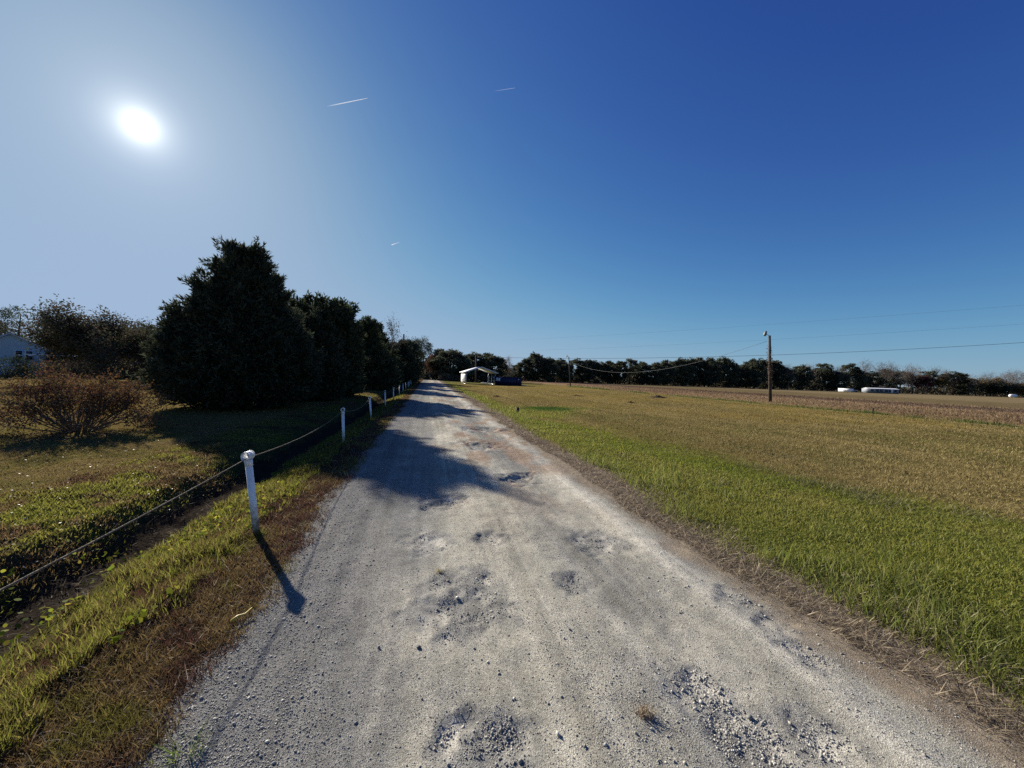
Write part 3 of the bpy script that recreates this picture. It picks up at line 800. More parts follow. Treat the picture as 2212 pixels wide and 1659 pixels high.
# ------------------------------------------------------------------ trees
def conifer(name, loc, H, prof, sprays, label, cat, colr, spray_len=.7, leaf=(.24, .07), per=14, up=1.0, group=None, lump=.06, seed=1, trunk_r=.16, mat=None, core=1200, rz=0.0, lean=(0, 0), tips=60):
    """evergreen: trunk plus a crown of many upswept sprays; prof is (height fraction, radius) pairs"""
    root = thing(name, loc, label, cat, rz, group)
    m = MB(); m.tube([(0, 0, -.3), (0, 0, H * .5), (lean[0] * .8, lean[1] * .8, H * .9)], [trunk_r, trunk_r * .7, trunk_r * .15], 8); m.build('trunk', M_BARK, root, smooth=True)
    ts = np.array([p[0] for p in prof]); rs = np.array([p[1] for p in prof])
    n = sprays * 3
    t = rng.uniform(ts[0], ts[-1], n); r = np.interp(t, ts, rs)
    k = rng.uniform(0, rs.max(), n) < r + .08 * rs.max(); t, r = t[k][:sprays], r[k][:sprays]; n = len(t)
    ph = rng.uniform(0, 2 * math.pi, n)
    lum = 1 + lump * 2 * (fbm(ph * 2.2 + seed * 9, t * 11, seed * 7, 3) - .5) * 2
    rad = r * lum * np.sqrt(rng.uniform(.30, 1.0, n))
    out = np.stack([np.cos(ph), np.sin(ph), np.zeros(n)], -1)
    P = out * rad[:, None]; P[:, 2] = t * H - spray_len * .4
    P[:, 0] += lean[0] * t; P[:, 1] += lean[1] * t
    topf = sm(.6, 1.0, t)[:, None]
    A = unit(out * (1 - .5 * topf) + C(0, 0, 1) * (up * (.55 + .9 * topf)) + .28 * rng.normal(size=(n, 3)))
    sl = spray_len * rng.uniform(.6, 1.25, n)
    # some boughs reach out past the rest: tight bunches of sprays on one axis
    tt = rng.uniform(ts[0] + .08, ts[-1], tips); tp = rng.uniform(0, 2 * math.pi, tips); tr_ = np.interp(tt, ts, rs)
    to = np.stack([np.cos(tp), np.sin(tp), np.zeros(tips)], -1)
    ta = unit(to * .8 + C(0, 0, 1) * (.5 + .6 * tt)[:, None] + .15 * rng.normal(size=(tips, 3)))
    q_ = 9
    tb = to * (tr_ * .95)[:, None] + C(0, 0, 1) * (tt * H)[:, None]
    qs = rng.uniform(0, .8, (tips, q_)) * spray_len * rng.uniform(.5, 1.25, (tips, 1))
    TP = (tb[:, None] + ta[:, None] * qs[..., None] + rng.normal(size=(tips, q_, 3)) * (.09 * spray_len)).reshape(-1, 3)
    TA = unit(np.repeat(ta, q_, axis=0) + .22 * rng.normal(size=(tips * q_, 3)))
    P = np.concatenate([P, TP]); A = np.concatenate([A, TA]); sl = np.concatenate([sl, spray_len * rng.uniform(.4, .75, len(TP))]); n = len(P)
    s = rng.uniform(0, 1, (n, per)) ** .8
    base = P[:, None] + A[:, None] * (s * sl[:, None])[..., None] + rng.normal(size=(n, per, 3)) * (.10 * spray_len * (1.1 - s))[..., None]
    D = unit(A[:, None] + .55 * rng.normal(size=(n, per, 3)))
    LL = (leaf[0] * rng.uniform(.6, 1.3, (n, per))).ravel(); WW = (leaf[1] * rng.uniform(.7, 1.3, (n, per))).ravel()
    V1, F1 = rhombi(base.reshape(-1, 3), D.reshape(-1, 3), LL, WW)
    c1 = np.repeat(np.array(colr) * rng.uniform(.65, 1.35, (n, 1)), per, axis=0) * rng.uniform(.8, 1.2, (n * per, 1))
    # inner foliage that closes the crown
    nc = core
    t2 = rng.uniform(ts[0] + .02, ts[-1] * .93, nc); r2 = np.interp(t2, ts, rs) * np.sqrt(rng.uniform(0, .55, nc)); p2 = rng.uniform(0, 6.283, nc)
    P2 = np.stack([np.cos(p2) * r2 + lean[0] * t2, np.sin(p2) * r2 + lean[1] * t2, t2 * H], -1)
    V2, F2 = rhombi(P2, unit(rdir(nc) + C(0, 0, .5)), spray_len * 1.0, spray_len * .5)
    c2 = np.array(colr) * rng.uniform(.6, 1.1, (nc, 1))
    V = np.concatenate([V1, V2]); F = np.concatenate([F1, F2 + len(V1)])
    mesh_np('crown', V, [F], mat or M_CEDAR, np.repeat(np.concatenate([c1, c2]), 4, axis=0), root)
    return root

DKG = (.052, .060, .036)
def place(px, depth, py=830):
    x, y = at_depth(px, depth, py); return (x, y, gz(x, y))
def tree_h(px, top, depth, loc): return height_at(px, top, depth) - loc[2]

l = place(520, 16.6, 880); Hh = tree_h(518, 560, 16.6, l); sc = 16.6 / F_ * .87
prof = [(.03, 40 * sc), (.06, 85 * sc), (.10, 128 * sc), (.14, 143 * sc), (.25, 150 * sc), (.36, 142 * sc), (.46, 124 * sc), (.56, 102 * sc), (.66, 80 * sc), (.76, 58 * sc), (.85, 37 * sc), (.93, 17 * sc), (.99, 3 * sc)]
conifer('cedar_tree', l, Hh, prof, 5200, 'tallest dark evergreen with a broad pointed crown reaching the lawn', 'tree', DKG, .72, (.20, .052), 19, seed=8, core=2600, trunk_r=.25, tips=240)
l = place(688, 26.0, 850); Hh = tree_h(688, 664, 26.0, l); sc = 26.0 / F_ * 1.0
prof = [(.01, 55 * sc), (.1, 66 * sc), (.3, 70 * sc), (.55, 66 * sc), (.75, 60 * sc), (.88, 52 * sc), (.96, 46 * sc), (.99, 28 * sc)]
conifer('cedar_tree', l, Hh, prof, 3600, 'dark evergreen with a blunt ragged top just right of the tallest evergreen', 'tree', (.054, .066, .034), .85, (.28, .09), 14, seed=2, core=2200, trunk_r=.22, tips=150)
l = place(655, 22.0, 855); Hh = tree_h(655, 692, 22.0, l)
conifer('cedar_tree', l, Hh, [(.01, 1.3), (.2, 1.8), (.5, 1.6), (.8, 1.0), (.98, .25)], 2200, 'lower dark evergreen filling the gap between the two tallest evergreens by the ditch', 'tree', DKG, .8, (.26, .085), 14, seed=3, core=1400)
l = place(788, 38.0, 840); Hh = tree_h(785, 698, 38.0, l)
conifer('cedar_tree', l, Hh, [(.01, 2.2), (.3, 2.4), (.5, 1.9), (.6, .95), (.75, .5), (.99, .1)], 2200, 'slim spired evergreen with an open feathery top, right of the blunt topped evergreen', 'tree', (.054, .066, .034), .9, (.32, .09), 12, seed=4, core=1300)
l = place(812, 48.0, 835); Hh = tree_h(810, 706, 48.0, l)
conifer('cedar_tree', l, Hh, [(.01, 2.4), (.3, 2.6), (.5, 2.0), (.6, .9), (.75, .45), (.99, .1)], 2200, 'second slim spired evergreen, half hidden, left of the bare twiggy tree', 'tree', (.054, .066, .034), .9, (.34, .10), 12, seed=5, core=1300)
l = place(842, 57.0, 832); Hh = tree_h(842, 742, 57.0, l)
conifer('cedar_tree', l, Hh, [(.01, 3.0), (.3, 3.3), (.6, 3.0), (.85, 2.0), (.98, .6)], 2200, 'round topped dark evergreen under the bare twiggy tree beside the road', 'tree', DKG, .9, (.36, .12), 12, seed=6, core=1500)
l = place(866, 66.0, 830); Hh = tree_h(866, 747, 66.0, l)
conifer('cedar_tree', l, Hh, [(.01, 2.2), (.3, 2.6), (.6, 2.3), (.85, 1.4), (.98, .4)], 1500, 'small dark evergreen at the foot of the wooden utility pole left of the road', 'tree', (.054, .066, .034), .9, (.38, .13), 12, seed=7, core=900)

def pine_crown(H, R0, base, clumps, per, leaf, colr, seed, top=1.0, round_=1.0):
    """puffs of needles over an ellipsoid, light and dark between them"""
    r_ = np.random.default_rng(seed)
    cz = H * (base + 1) / 2; hz = H * (1 - base) / 2
    d = unit(r_.normal(size=(clumps, 3))); rr = r_.uniform(.45, 1.0, clumps) ** .5
    cc = d * rr[:, None] * np.array([R0, R0, hz]) * C(1, 1, 1) + C(0, 0, cz)
    tt = (cc[:, 2] / H - base) / (1 - base)
    cc[:, :2] *= (1.05 - .35 * np.clip(tt - .55, 0, 1) * round_)[:, None]
    cr = R0 * r_.uniform(.20, .42, clumps)
    dd = unit(r_.normal(size=(clumps, per, 3)) + C(0, 0, .35))
    P = cc[:, None] + dd * (cr[:, None] * r_.uniform(.3, 1.0, (clumps, per)))[..., None] * C(1, 1, .75)
    n = clumps * per
    D = unit(dd.reshape(-1, 3) + .7 * r_.normal(size=(n, 3)))
    side = unit(np.cross(D, unit(r_.normal(size=(n, 3)))))
    V, F = rhombi(P.reshape(-1, 3) - D * leaf[0] * .3, D, leaf[0] * r_.uniform(.6, 1.3, n), leaf[1] * r_.uniform(.6, 1.3, n), side)
    c = np.repeat(np.array(colr) * r_.uniform(.6, 1.4, (clumps, 1)), per, axis=0) * r_.uniform(.75, 1.25, (n, 1))
    return V, F, np.repeat(c, 4, axis=0), cc
def branches(m, H, spread, seed, n1=9, start=.3, lv=3, r0=.16, upb=.7, tips=None):
    r_ = np.random.default_rng(seed)
    tips = [] if tips is None else tips
    def grow_(p, d, ln, r, k):
        q = [p]; dd = d
        for i in range(3):
            dd = unit(dd + .22 * r_.normal(size=3) + C(0, 0, .10)); q.append(q[-1] + dd * ln / 3)
        m.tube(q, np.linspace(r, r * .5, 4), 5 if k > 1 else 3, cap=False)
        if k <= 1: tips.append((q[-1], dd)); tips.append((q[-2], dd))
        if k > 0:
            for j in range(3 if k > 1 else 4):
                b = q[1 + (j % 3)]
                grow_(b, unit(dd + .75 * r_.normal(size=3) + C(0, 0, .15)), ln * .62, r * .5, k - 1)
    trunk = [np.array([0, 0, -.3])]
    for i in range(1, 6):
        trunk.append(np.array([.02 * H * r_.normal() * .6, .02 * H * r_.normal() * .6, H * .82 * i / 5]))
    m.tube(trunk, np.linspace(r0, r0 * .22, 6), 8)
    for i in range(n1):
        t = start + (1 - start) * (i + r_.uniform(0, .8)) / n1; t = min(t, .98)
        ii = t * 5; a = trunk[int(ii)] * (1 - ii % 1) + trunk[min(int(ii) + 1, 5)] * (ii % 1)
        ph = i * 2.4 + r_.uniform(-.4, .4)
        grow_(a, unit(np.array([math.cos(ph), math.sin(ph), upb + .6 * t])), spread * (1.1 - .55 * t), r0 * .45 * (1.1 - .6 * t), lv - 1)
    return tips
def leaves_at(tips, per, spread, leaf, cols, seed, droop=0.0):
    r_ = np.random.default_rng(seed)
    T = np.array([t[0] for t in tips]); n = len(T) * per
    P = np.repeat(T, per, axis=0) + r_.normal(size=(n, 3)) * spread
    D = unit(r_.normal(size=(n, 3)) + C(0, 0, -droop)); side = unit(np.cross(D, unit(r_.normal(size=(n, 3)))))
    V, F = rhombi(P, D, leaf[0] * r_.uniform(.6, 1.3, n), leaf[1] * r_.uniform(.6, 1.3, n), side)
    cols = np.array(cols); c = cols[r_.integers(0, len(cols), n)] * r_.uniform(.7, 1.3, (n, 1))
    return V, F, np.repeat(c, 4, axis=0)

# dark round pines right at the end of the row by the road
def pine(name, loc, H, R0, base, label, clumps, per, leaf, colr, seed, group=None, cat='tree', mat=None, tr=.2):
    root = thing(name, loc, label, cat, rng.uniform(0, 6.28), group)
    m = MB(); V, F, c, cc = pine_crown(H, R0, base, clumps, per, leaf, colr, seed)
    m.tube([(0, 0, -.3), (0.02 * H, 0, H * .5), (0, .01 * H, H * .92)], [tr, tr * .75, tr * .25], 8)
    for q in cc[::4]:
        m.tube([(0.01 * H, 0, max(q[2] - .12 * H, H * base * .8)), q], [tr * .28, tr * .08], 4, cap=False)
    m.build('trunk', M_BARK, root, smooth=True)
    mesh_np('crown', V, [F], mat or M_PINE, c, root)
    return root
l = place(908, 106.0, 822)
pine('pine_tree', l, tree_h(908, 727, 106.0, l), 3.3, .12, 'round headed dark pine closing the row where the road disappears', 95, 60, (.42, .13), (.05, .06, .034), 71)
l = place(886, 66.0, 829)
pine('pine_tree', l, tree_h(886, 734, 66.0, l), 2.5, .08, 'dark pine just left of the round headed pine at the end of the row', 90, 60, (.42, .13), (.05, .06, .034), 72)
l = place(892, 112.0, 822)
pine('pine_tree', l, tree_h(892, 736, 112.0, l), 3.2, .06, 'dense dark pine standing behind the last white fence posts', 90, 60, (.45, .15), (.05, .06, .034), 73)

# thin bare twiggy tree above the row
def deciduous(name, loc, H, spread, seed, label, cat, leafcols, per, leaf, lspread, bark=None, n1=10, start=.3, r0=.16, lv=3, group=None, mat=None, upb=.7):
    root = thing(name, loc, label, cat, 0.0, group)
    m = MB(); tips = branches(m, H, spread, seed, n1, start, lv, r0, upb)
    m.build('trunk', bark or M_BARK, root, smooth=True)
    V, F, c = leaves_at(tips, per, lspread, leaf, leafcols, seed + 1)
    mesh_np('crown', V, [F], mat or M_TWIG, c, root)
    return root
l = place(842, 52.0, 833)
deciduous('twiggy_tree', l, tree_h(842, 690, 52.0, l), 2.6, 81, 'thin almost bare tree with sparse leaves rising above the dark row', 'tree', [(.10, .075, .045), (.07, .07, .03)], 3, (.18, .09), .25, M_GREYBARK, 9, .45, .12)

# left side of the lawn
l = place(222, 31.0, 822)
lt_ = deciduous('leafy_tree', l, tree_h(222, 729, 31.0, l), 4.3, 91, 'broad dull brown leaved tree behind the low bush on the left lawn', 'tree',
          [(.075, .055, .04), (.07, .066, .038), (.06, .07, .034), (.055, .064, .032), (.09, .06, .044)], 76, (.19, .115), .36, None, 14, .18, .20, 3, upb=.5)
lt_.scale = (1.04, 1.04, .80)
l = place(318, 40.0, 818)
deciduous('leafy_tree', l, tree_h(318, 752, 40.0, l), 2.4, 93, 'thin brownish tree between the broad brown tree and the tallest evergreen', 'tree',
          [(.10, .075, .05), (.07, .06, .035), (.09, .06, .04)], 30, (.2, .11), .45, None, 12, .15, .15)
l = place(120, 46.0, 816)
deciduous('leafy_tree', l, tree_h(120, 770, 46.0, l), 3.2, 95, 'dull green tree behind the corner of the pale blue house', 'tree',
          [(.06, .07, .03), (.05, .06, .025), (.08, .07, .035)], 22, (.28, .18), .45, None, 12, .12, .16)
l = place(270, 52.0, 815)
deciduous('leafy_tree', l, tree_h(270, 735, 52.0, l), 3.6, 97, 'low dark tree far behind the broad brown tree at the edge of the lawn', 'tree',
          [(.05, .045, .028), (.06, .05, .03)], 24, (.30, .20), .5, None, 12, .08, .16)
l = place(42, 62.0, 812)
pine('pine_tree', l, tree_h(42, 668, 62.0, l), 3.4, .45, 'flat layered pine standing above the roof of the pale blue house', 46, 60, (.40, .12), (.035, .045, .026), 99)
l = place(-25, 70.0, 812)
deciduous('leafy_tree', l, tree_h(-25, 715, 70.0, l), 4.0, 101, 'reddish brown tree at the left edge behind the house roof', 'tree', [(.10, .06, .05), (.08, .06, .04)], 18, (.3, .18), .5)

# low leafless bush in front
def bush(loc, H, R0, label):
    root = thing('bush', loc, label, 'bush')
    m = MB(); tips = []
    r_ = np.random.default_rng(5)
    def twig(p, d, ln, r, k):
        q = [p]; dd = d
        for i in range(4):
            dd = unit(dd + .16 * r_.normal(size=3) + C(0, 0, .03)); q.append(q[-1] + dd * ln / 4)
        m.tube(q, np.linspace(r, r * .45, 5), 4, cap=False)
        if k < 2:
            for a in q[1:]: tips.append((a, dd))
        if k > 0:
            for j in range(3):
                twig(q[2 + j % 3], unit(dd + .5 * r_.normal(size=3)), ln * .55, r * .5, k - 1)
    for i in range(58):
        ph = r_.uniform(0, 6.283); tl = (r_.uniform(0, 1) ** .6) * 1.12
        d = np.array([math.cos(ph) * math.sin(tl), math.sin(ph) * math.sin(tl), math.cos(tl)])
        b = np.array([math.cos(ph) * .22 * tl, math.sin(ph) * .22 * tl, -.03])
        twig(b, d, R0 * (.55 + .15 * math.sin(tl)) * r_.uniform(.75, 1.1), .016, 2)
    m.build('branches', M_GREYBARK, root)
    V, F, c = leaves_at(tips, 6, .055, (.058, .030), [(.17, .075, .04), (.10, .05, .032), (.20, .11, .04), (.12, .09, .03)], 7)
    mesh_np('leaves', V, [F], M_TWIG, c, root)
x, y = at_px(172, 928, -.15)
bush((x, y, gz(x, y)), 1.55, 1.75, 'low many stemmed bush with sparse reddish brown leaves on the left lawn')
# clumps of shrubs round the house
def shrub(loc, H, R0, label, cols, seed, n=1600, leaf=(.16, .09), group=None, cat='shrub'):
    root = thing('shrub', loc, label, cat, 0, group)
    V, F, c, cc = pine_crown(H, R0, -.15, 30, n // 30, leaf, cols, seed)
    V[:, 2] = np.maximum(V[:, 2], 0)
    m = MB()
    for q in cc[::3]: m.tube([(0, 0, -.1), (q[0] * .5, q[1] * .5, q[2] * .6), q], [.05, .03, .01], 4, cap=False)
    m.build('stems', M_BARK, root)
    mesh_np('foliage', V, [F], M_CEDAR, c, root)
l = place(14, 34.0, 820); shrub(l, 2.1, 1.7, 'rounded dark green shrub in front of the pale blue house', (.035, .05, .03), 201)
l = place(262, 42.0, 816); shrub(l, 1.9, 2.0, 'dark shrub at the far edge of the lawn behind the bush', (.028, .032, .02), 202)
l = place(328, 36.0, 818); shrub(l, 1.6, 1.2, 'dark shrub beside the left foot of the tallest evergreen', (.03, .036, .022), 203)
l = place(150, 38.0, 817); shrub(l, 1.7, 2.2, 'brownish shrub right of the house and left of the broad brown tree', (.05, .04, .028), 204)
l = place(85, 36.0, 818); shrub(l, 1.5, 1.9, 'dull shrub below the house windows', (.045, .045, .028), 205)
for px_, dp_, hs_, rs_, sd_, lb_ in ((175, 50.0, 4.2, 3.6, 208, 'tall dull brown thicket shrub directly behind the broad brown tree'), (225, 54.0, 3.4, 3.4, 209, 'low dark thicket behind the trunk of the broad brown tree'),
        (300, 47.0, 4.4, 3.2, 210, 'tall brownish thicket shrub left of the tallest evergreen'), (345, 50.0, 3.6, 2.0, 211, 'dense thicket half hidden by the tallest evergreen'), (250, 44.0, 2.4, 2.6, 212, 'low thicket at the far lawn edge under the broad brown tree')):
    l = place(px_, dp_, 816); shrub(l, hs_, rs_, lb_, (.055, .048, .034), sd_, 2400, (.26, .15))
l = place(962, 92.0, 822); shrub(l, 1.7, 1.7, 'pale dry shrub at the right of the road end', (.13, .11, .075), 206, 900, (.3, .16))
l = place(982, 93.0, 822); shrub(l, 1.4, 1.6, 'pale dry shrub left of the carport sign', (.12, .10, .07), 207, 900, (.3, .16))

# ------------------------------------------------------------------ far treeline: prototypes, then copies
def hide_proto(o):
    return o
def proto_pine(kind, seed):
    root = thing('pine_tree', (0, 0, 0), '', 'tree', group='trees of the far treeline')
    if kind == 'dense': H, R0, base, cl, per, leaf = 10, 3.2, .02, 120, 60, (.62, .27)
    elif kind == 'tall': H, R0, base, cl, per, leaf = 10, 2.3, .38, 60, 60, (.55, .20)
    else: H, R0, base, cl, per, leaf = 10, 2.5, .18, 90, 60, (.60, .25)
    V, F, c, cc = pine_crown(H, R0, base, cl, per, leaf, (.078, .084, .05), seed)
    m = MB(); m.tube([(0, 0, -.3), (.1, 0, 5), (0, .1, 9.2)], [.2, .15, .05], 6)
    for q in cc[::5]: m.tube([(0, 0, max(q[2] - 1.2, .5)), q], [.06, .02], 3, cap=False)
    m.build('trunk', M_BARK, root)
    mesh_np('crown', V, [F], M_PINE, c, root)
    return root
def proto_bare(seed, cols, per, leaf):
    root = thing('bare_tree', (0, 0, 0), '', 'tree', group='trees of the far treeline')
    m = MB(); tips = branches(m, 10.5, 3.4, seed, 11, .28, 3, .2)
    m.build('trunk', M_GREYBARK, root)
    V, F, c = leaves_at(tips, per, .55, leaf, cols, seed)
    mesh_np('twigs', V, [F], M_TWIG, c, root)
    return root
PRO = {'dense': [proto_pine('dense', s) for s in (301, 302, 303, 304)], 'tall': [proto_pine('tall', s) for s in (311, 312, 313)],
       'mid': [proto_pine('mid', s) for s in (321, 322, 323)],
       'bare': [proto_bare(s, [(.16, .125, .10), (.12, .095, .08)], 5, (.9, .05)) for s in (331, 332, 333)],
       'gold': [proto_bare(s, [(.17, .10, .035), (.12, .085, .03), (.09, .085, .03)], 12, (.5, .28)) for s in (341, 342)],
       'rust': [proto_bare(s, [(.16, .065, .035), (.12, .06, .04), (.10, .075, .04)], 13, (.5, .28)) for s in (351,)],
       'wine': [proto_bare(s, [(.10, .025, .03), (.075, .03, .03)], 12, (.5, .28)) for s in (361,)]}
for o in PRO['gold'] + PRO['rust'] + PRO['wine']: o.name = 'autumn_tree'
used = set()
KN = {'dense': ('bushy dark pine', 'pine_tree'), 'tall': ('tall open headed pine', 'pine_tree'), 'mid': ('ragged dark pine', 'pine_tree'),
      'bare': ('bare grey tree', 'bare_tree'), 'gold': ('golden brown tree', 'autumn_tree'), 'rust': ('rusty orange tree', 'autumn_tree'), 'wine': ('wine red tree', 'autumn_tree')}
TREES = [
 (918, 779, 24, 'dense'), (928, 772, 20, 'rust'), (936, 777, 24, 'dense'), (948, 756, 34, 'mid'), (973, 752, 56, 'dense'), (1000, 775, 30, 'dense'), (1020, 758, 38, 'mid'), (1056, 763, 54, 'dense'),
 (1086, 784, 20, 'rust'), (1099, 768, 18, 'bare'), (1113, 787, 24, 'mid'), (1134, 773, 30, 'mid'), (1155, 767, 30, 'dense'), (1173, 771, 26, 'mid'), (1186, 776, 24, 'dense'),
 (1197, 774, 24, 'tall'), (1209, 776, 24, 'mid'), (1220, 781, 26, 'dense'), (1246, 775, 30, 'tall'), (1258, 789, 30, 'dense'), (1271, 780, 26, 'mid'), (1283, 778, 24, 'tall'),
 (1291, 790, 20, 'gold'), (1299, 781, 26, 'mid'), (1317, 781, 28, 'dense'), (1338, 779, 28, 'mid'), (1360, 777, 28, 'tall'), (1371, 788, 30, 'dense'), (1388, 782, 34, 'dense'),
 (1414, 782, 32, 'dense'), (1434, 778, 30, 'dense'), (1454, 777, 30, 'mid'), (1472, 776, 30, 'dense'), (1491, 776, 30, 'dense'), (1510, 775, 30, 'mid'), (1530, 775, 30, 'dense'),
 (1546, 776, 28, 'mid'), (1560, 775, 28, 'dense'), (1575, 781, 26, 'dense'), (1596, 795, 26, 'dense'), (1611, 781, 32, 'dense'), (1629, 779, 30, 'dense'), (1647, 776, 32, 'dense'),
 (1672, 779, 30, 'mid'), (1688, 790, 28, 'dense'), (1702, 788, 26, 'bare'), (1718, 791, 30, 'dense'), (1733, 790, 28, 'mid'), (1752, 790, 28, 'bare'), (1761, 799, 28, 'dense'),
 (1777, 787, 30, 'tall'), (1788, 800, 28, 'mid'), (1803, 795, 28, 'bare'), (1811, 800, 28, 'dense'), (1821, 794, 28, 'bare'), (1835, 790, 28, 'tall'), (1847, 801, 30, 'dense'),
 (1866, 786, 32, 'bare'), (1880, 800, 30, 'mid'), (1903, 788, 34, 'bare'), (1915, 802, 30, 'dense'), (1925, 789, 30, 'bare'), (1944, 801, 28, 'tall'), (1961, 788, 30, 'bare'),
 (1970, 806, 28, 'rust'), (1983, 796, 28, 'bare'), (1992, 811, 26, 'wine'), (2003, 800, 24, 'tall'), (2016, 796, 30, 'bare'), (2026, 815, 30, 'gold'), (2037, 801, 26, 'bare'),
 (2043, 810, 30, 'bare'), (2060, 803, 34, 'tall'), (2074, 816, 28, 'dense'), (2089, 808, 24, 'bare'), (2092, 817, 26, 'mid'), (2107, 820, 28, 'gold'), (2126, 826, 26, 'gold'),
 (2133, 809, 34, 'bare'), (2150, 817, 34, 'gold'), (2172, 805, 36, 'bare'), (2188, 801, 34, 'bare'), (2200, 832, 32, 'gold'), (2212, 803, 34, 'bare'), (2140, 822, 36, 'mid'), (2165, 822, 36, 'bare'), (2180, 828, 34, 'gold'), (2222, 826, 34, 'dense'), (2238, 808, 34, 'bare'), (2255, 822, 36, 'dense'),
 (2014, 838, 14, 'gold')]
DEP = ([900, 1060, 1110, 1300, 1500, 1800, 2212, 2300], [98, 100, 150, 172, 188, 212, 258, 268])
SECT = [(1075, 'behind the carport'), (1228, 'between dumpster and far lamp pole'), (1450, 'behind the drooping cable'),
        (1661, 'just left of the near lamp pole'), (1866, 'between near lamp pole and mobile home'), (1975, 'behind the mobile home'), (9999, 'right of the mobile home')]
ORD = ['first', 'second', 'third', 'fourth', 'fifth', 'sixth', 'seventh', 'eighth', 'ninth', 'tenth', 'eleventh', 'twelfth', 'thirteenth', 'fourteenth']
cnt = {}; tot = {}
srt = sorted(TREES)
sect = lambda px: next(s for lim, s in SECT if px < lim)
for px, top, wd, kd in srt: tot[(sect(px), kd)] = tot.get((sect(px), kd), 0) + 1
for px, top, wd, kd in srt:
    dep = float(np.interp(px, *DEP)) + random.uniform(-4, 6) + (45 if px in (918, 936) else 0)
    lst = PRO[kd]; p = random.choice(lst)
    if p.name in used: o = copy_tree(p)
    else: o = p; used.add(p.name)
    o.name = KN[kd][1]; used.add(o.name) if o is p else None
    l = place(px, dep, 830)
    Ht = (height_at(px, top, dep) - l[2]) * random.uniform(.96, 1.10)
    base_w = {'dense': 6.6, 'mid': 5.4, 'tall': 5.0, 'bare': 7.5, 'gold': 7.5, 'rust': 7.5, 'wine': 7.5}[kd]
    base_h = 10.2 if kd in ('dense', 'mid', 'tall') else 11.2
    sxy = wd * dep / F_ / base_w * 1.35
    o.location = l; o.scale = (sxy, sxy, Ht / base_h); o.rotation_euler = (0, 0, random.uniform(0, 6.28))
    key = (sect(px), kd); i = cnt.get(key, 0); cnt[key] = i + 1
    if tot[key] == 1: o['label'] = f'only {KN[kd][0]} {key[0]}'
    elif i == 0: o['label'] = f'leftmost {KN[kd][0]} {key[0]}'
    elif i == tot[key] - 1: o['label'] = f'rightmost {KN[kd][0]} {key[0]}'
    else: o['label'] = f'{ORD[i]} {KN[kd][0]} from left, {key[0]}'
for lst in PRO.values():
    for p in lst:
        if not p.get('label'):
            for ch in list(p.children): bpy.data.objects.remove(ch)
            bpy.data.objects.remove(p)
# shaded undergrowth along the foot of the treeline
n = 26000
pxr = rng.uniform(905, 2330, n); dep = np.interp(pxr, *DEP) + rng.uniform(-2, 16, n)
hh = rng.uniform(0, 1, n) * (2.2 + 3.2 * fbm(pxr * .06, pxr * 0, 401)) * np.interp(pxr, [900, 1100, 2300], [.55, .8, 1.1])
keep = (np.abs(pxr - 928) > 5) | (dep > 112)
dx = (pxr - W_ / 2) / F_
P = np.stack([dx * dep, dep, np.zeros(n)], -1)[keep]
P[:, 2] = hh[keep]
n = len(P)
V, F = rhombi(P, unit(rdir(n) + C(0, 0, .4)), rng.uniform(.7, 1.5, n), rng.uniform(.4, .8, n))
c = pal([(.05, .054, .034), (.065, .055, .04), (.045, .05, .032), (.09, .07, .05)], n)
tag(mesh_np('undergrowth', V, [F], M_CEDAR, np.repeat(c, 4, axis=0)), 'dark undergrowth along the foot of the far treeline', 'undergrowth', kind='stuff')

# ------------------------------------------------------------------ poles, lamps, wires
def pole_obj(px, base, top, depth, label, r=.14, lamp=None, name='utility_pole', lean=-1.6, leany=0.0, trans=False, crossarm=False, group=None):
    x, y = at_depth(px, depth, base); z = gz(x, y)
    H = height_at(px, top, depth) - z
    root = thing(name, (x, y, z), label, 'pole', 0, group)
    a = math.radians(lean); root.rotation_euler = (math.radians(leany), a, 0)
    m = MB(); m.tube([(0, 0, -.5), (0, 0, H * .5), (0, 0, H)], [r * 1.15, r, r * .8], 12); m.build('pole_shaft', M_POLE, root, smooth=False)
    if lamp:
        m = MB(); m.tube([(0, 0, H - .25), (-.12, -.02, H + .02), (-.38, -.05, H + .16)], .025, 8); m.build('lamp_arm', M_METAL, root, smooth=True)
        m = MB(); m.tube([(-.36, -.06, H + .46), (-.42, -.06, H + .36), (-.5, -.06, H + .10), (-.56, -.06, H - .02)], [.05, .12, .15, .11], 14)
        m.build('lamp_head', M_LAMP, root, smooth=False)
    if trans:
        m = MB(); m.tube([(-.34, -.05, H - 1.5), (-.34, -.05, H - .6)], .22, 14); m.box((-.17, 0, H - 1.0), (.25, .08, .12)); m.build('transformer', M_METAL, root)
    if crossarm:
        m = MB(); m.box((0, -.16, H - .3), (1.6, .09, .11)); m.build('crossarm', M_POLE, root)
    return root, Vector((x, y, z)), H
pc, pc_l, pc_H = pole_obj(1664, 867, 725, 39.0, 'nearest wooden pole with a floodlight, standing in the field with a vine up its middle', .135, True, 'lamp_pole', -3.4)
pb, pb_l, pb_H = pole_obj(1232, 832, 771, 92.0, 'slim wooden lamp pole in the field right of the dumpster', .13, True, 'lamp_pole', -5.2)
pa, pa_l, pa_H = pole_obj(1028, 825, 768, 84.0, 'thick wooden pole behind the carport', .18, None, lean=-1.5)
pl, pl_l, pl_H = pole_obj(870, 829, 722, 62.0, 'dark utility pole sticking out above the evergreens left of the road', .15, None, lean=-.5)
pole_obj(100, 812, 682, 56.0, 'utility pole with a transformer above the broad brown tree at far left', .15, None, lean=-2.0, trans=True)
pole_obj(1775, 842, 816, 196.0, 'short distant lamp pole in front of the pines left of the white trailer', .13, True, 'lamp_pole', -2)
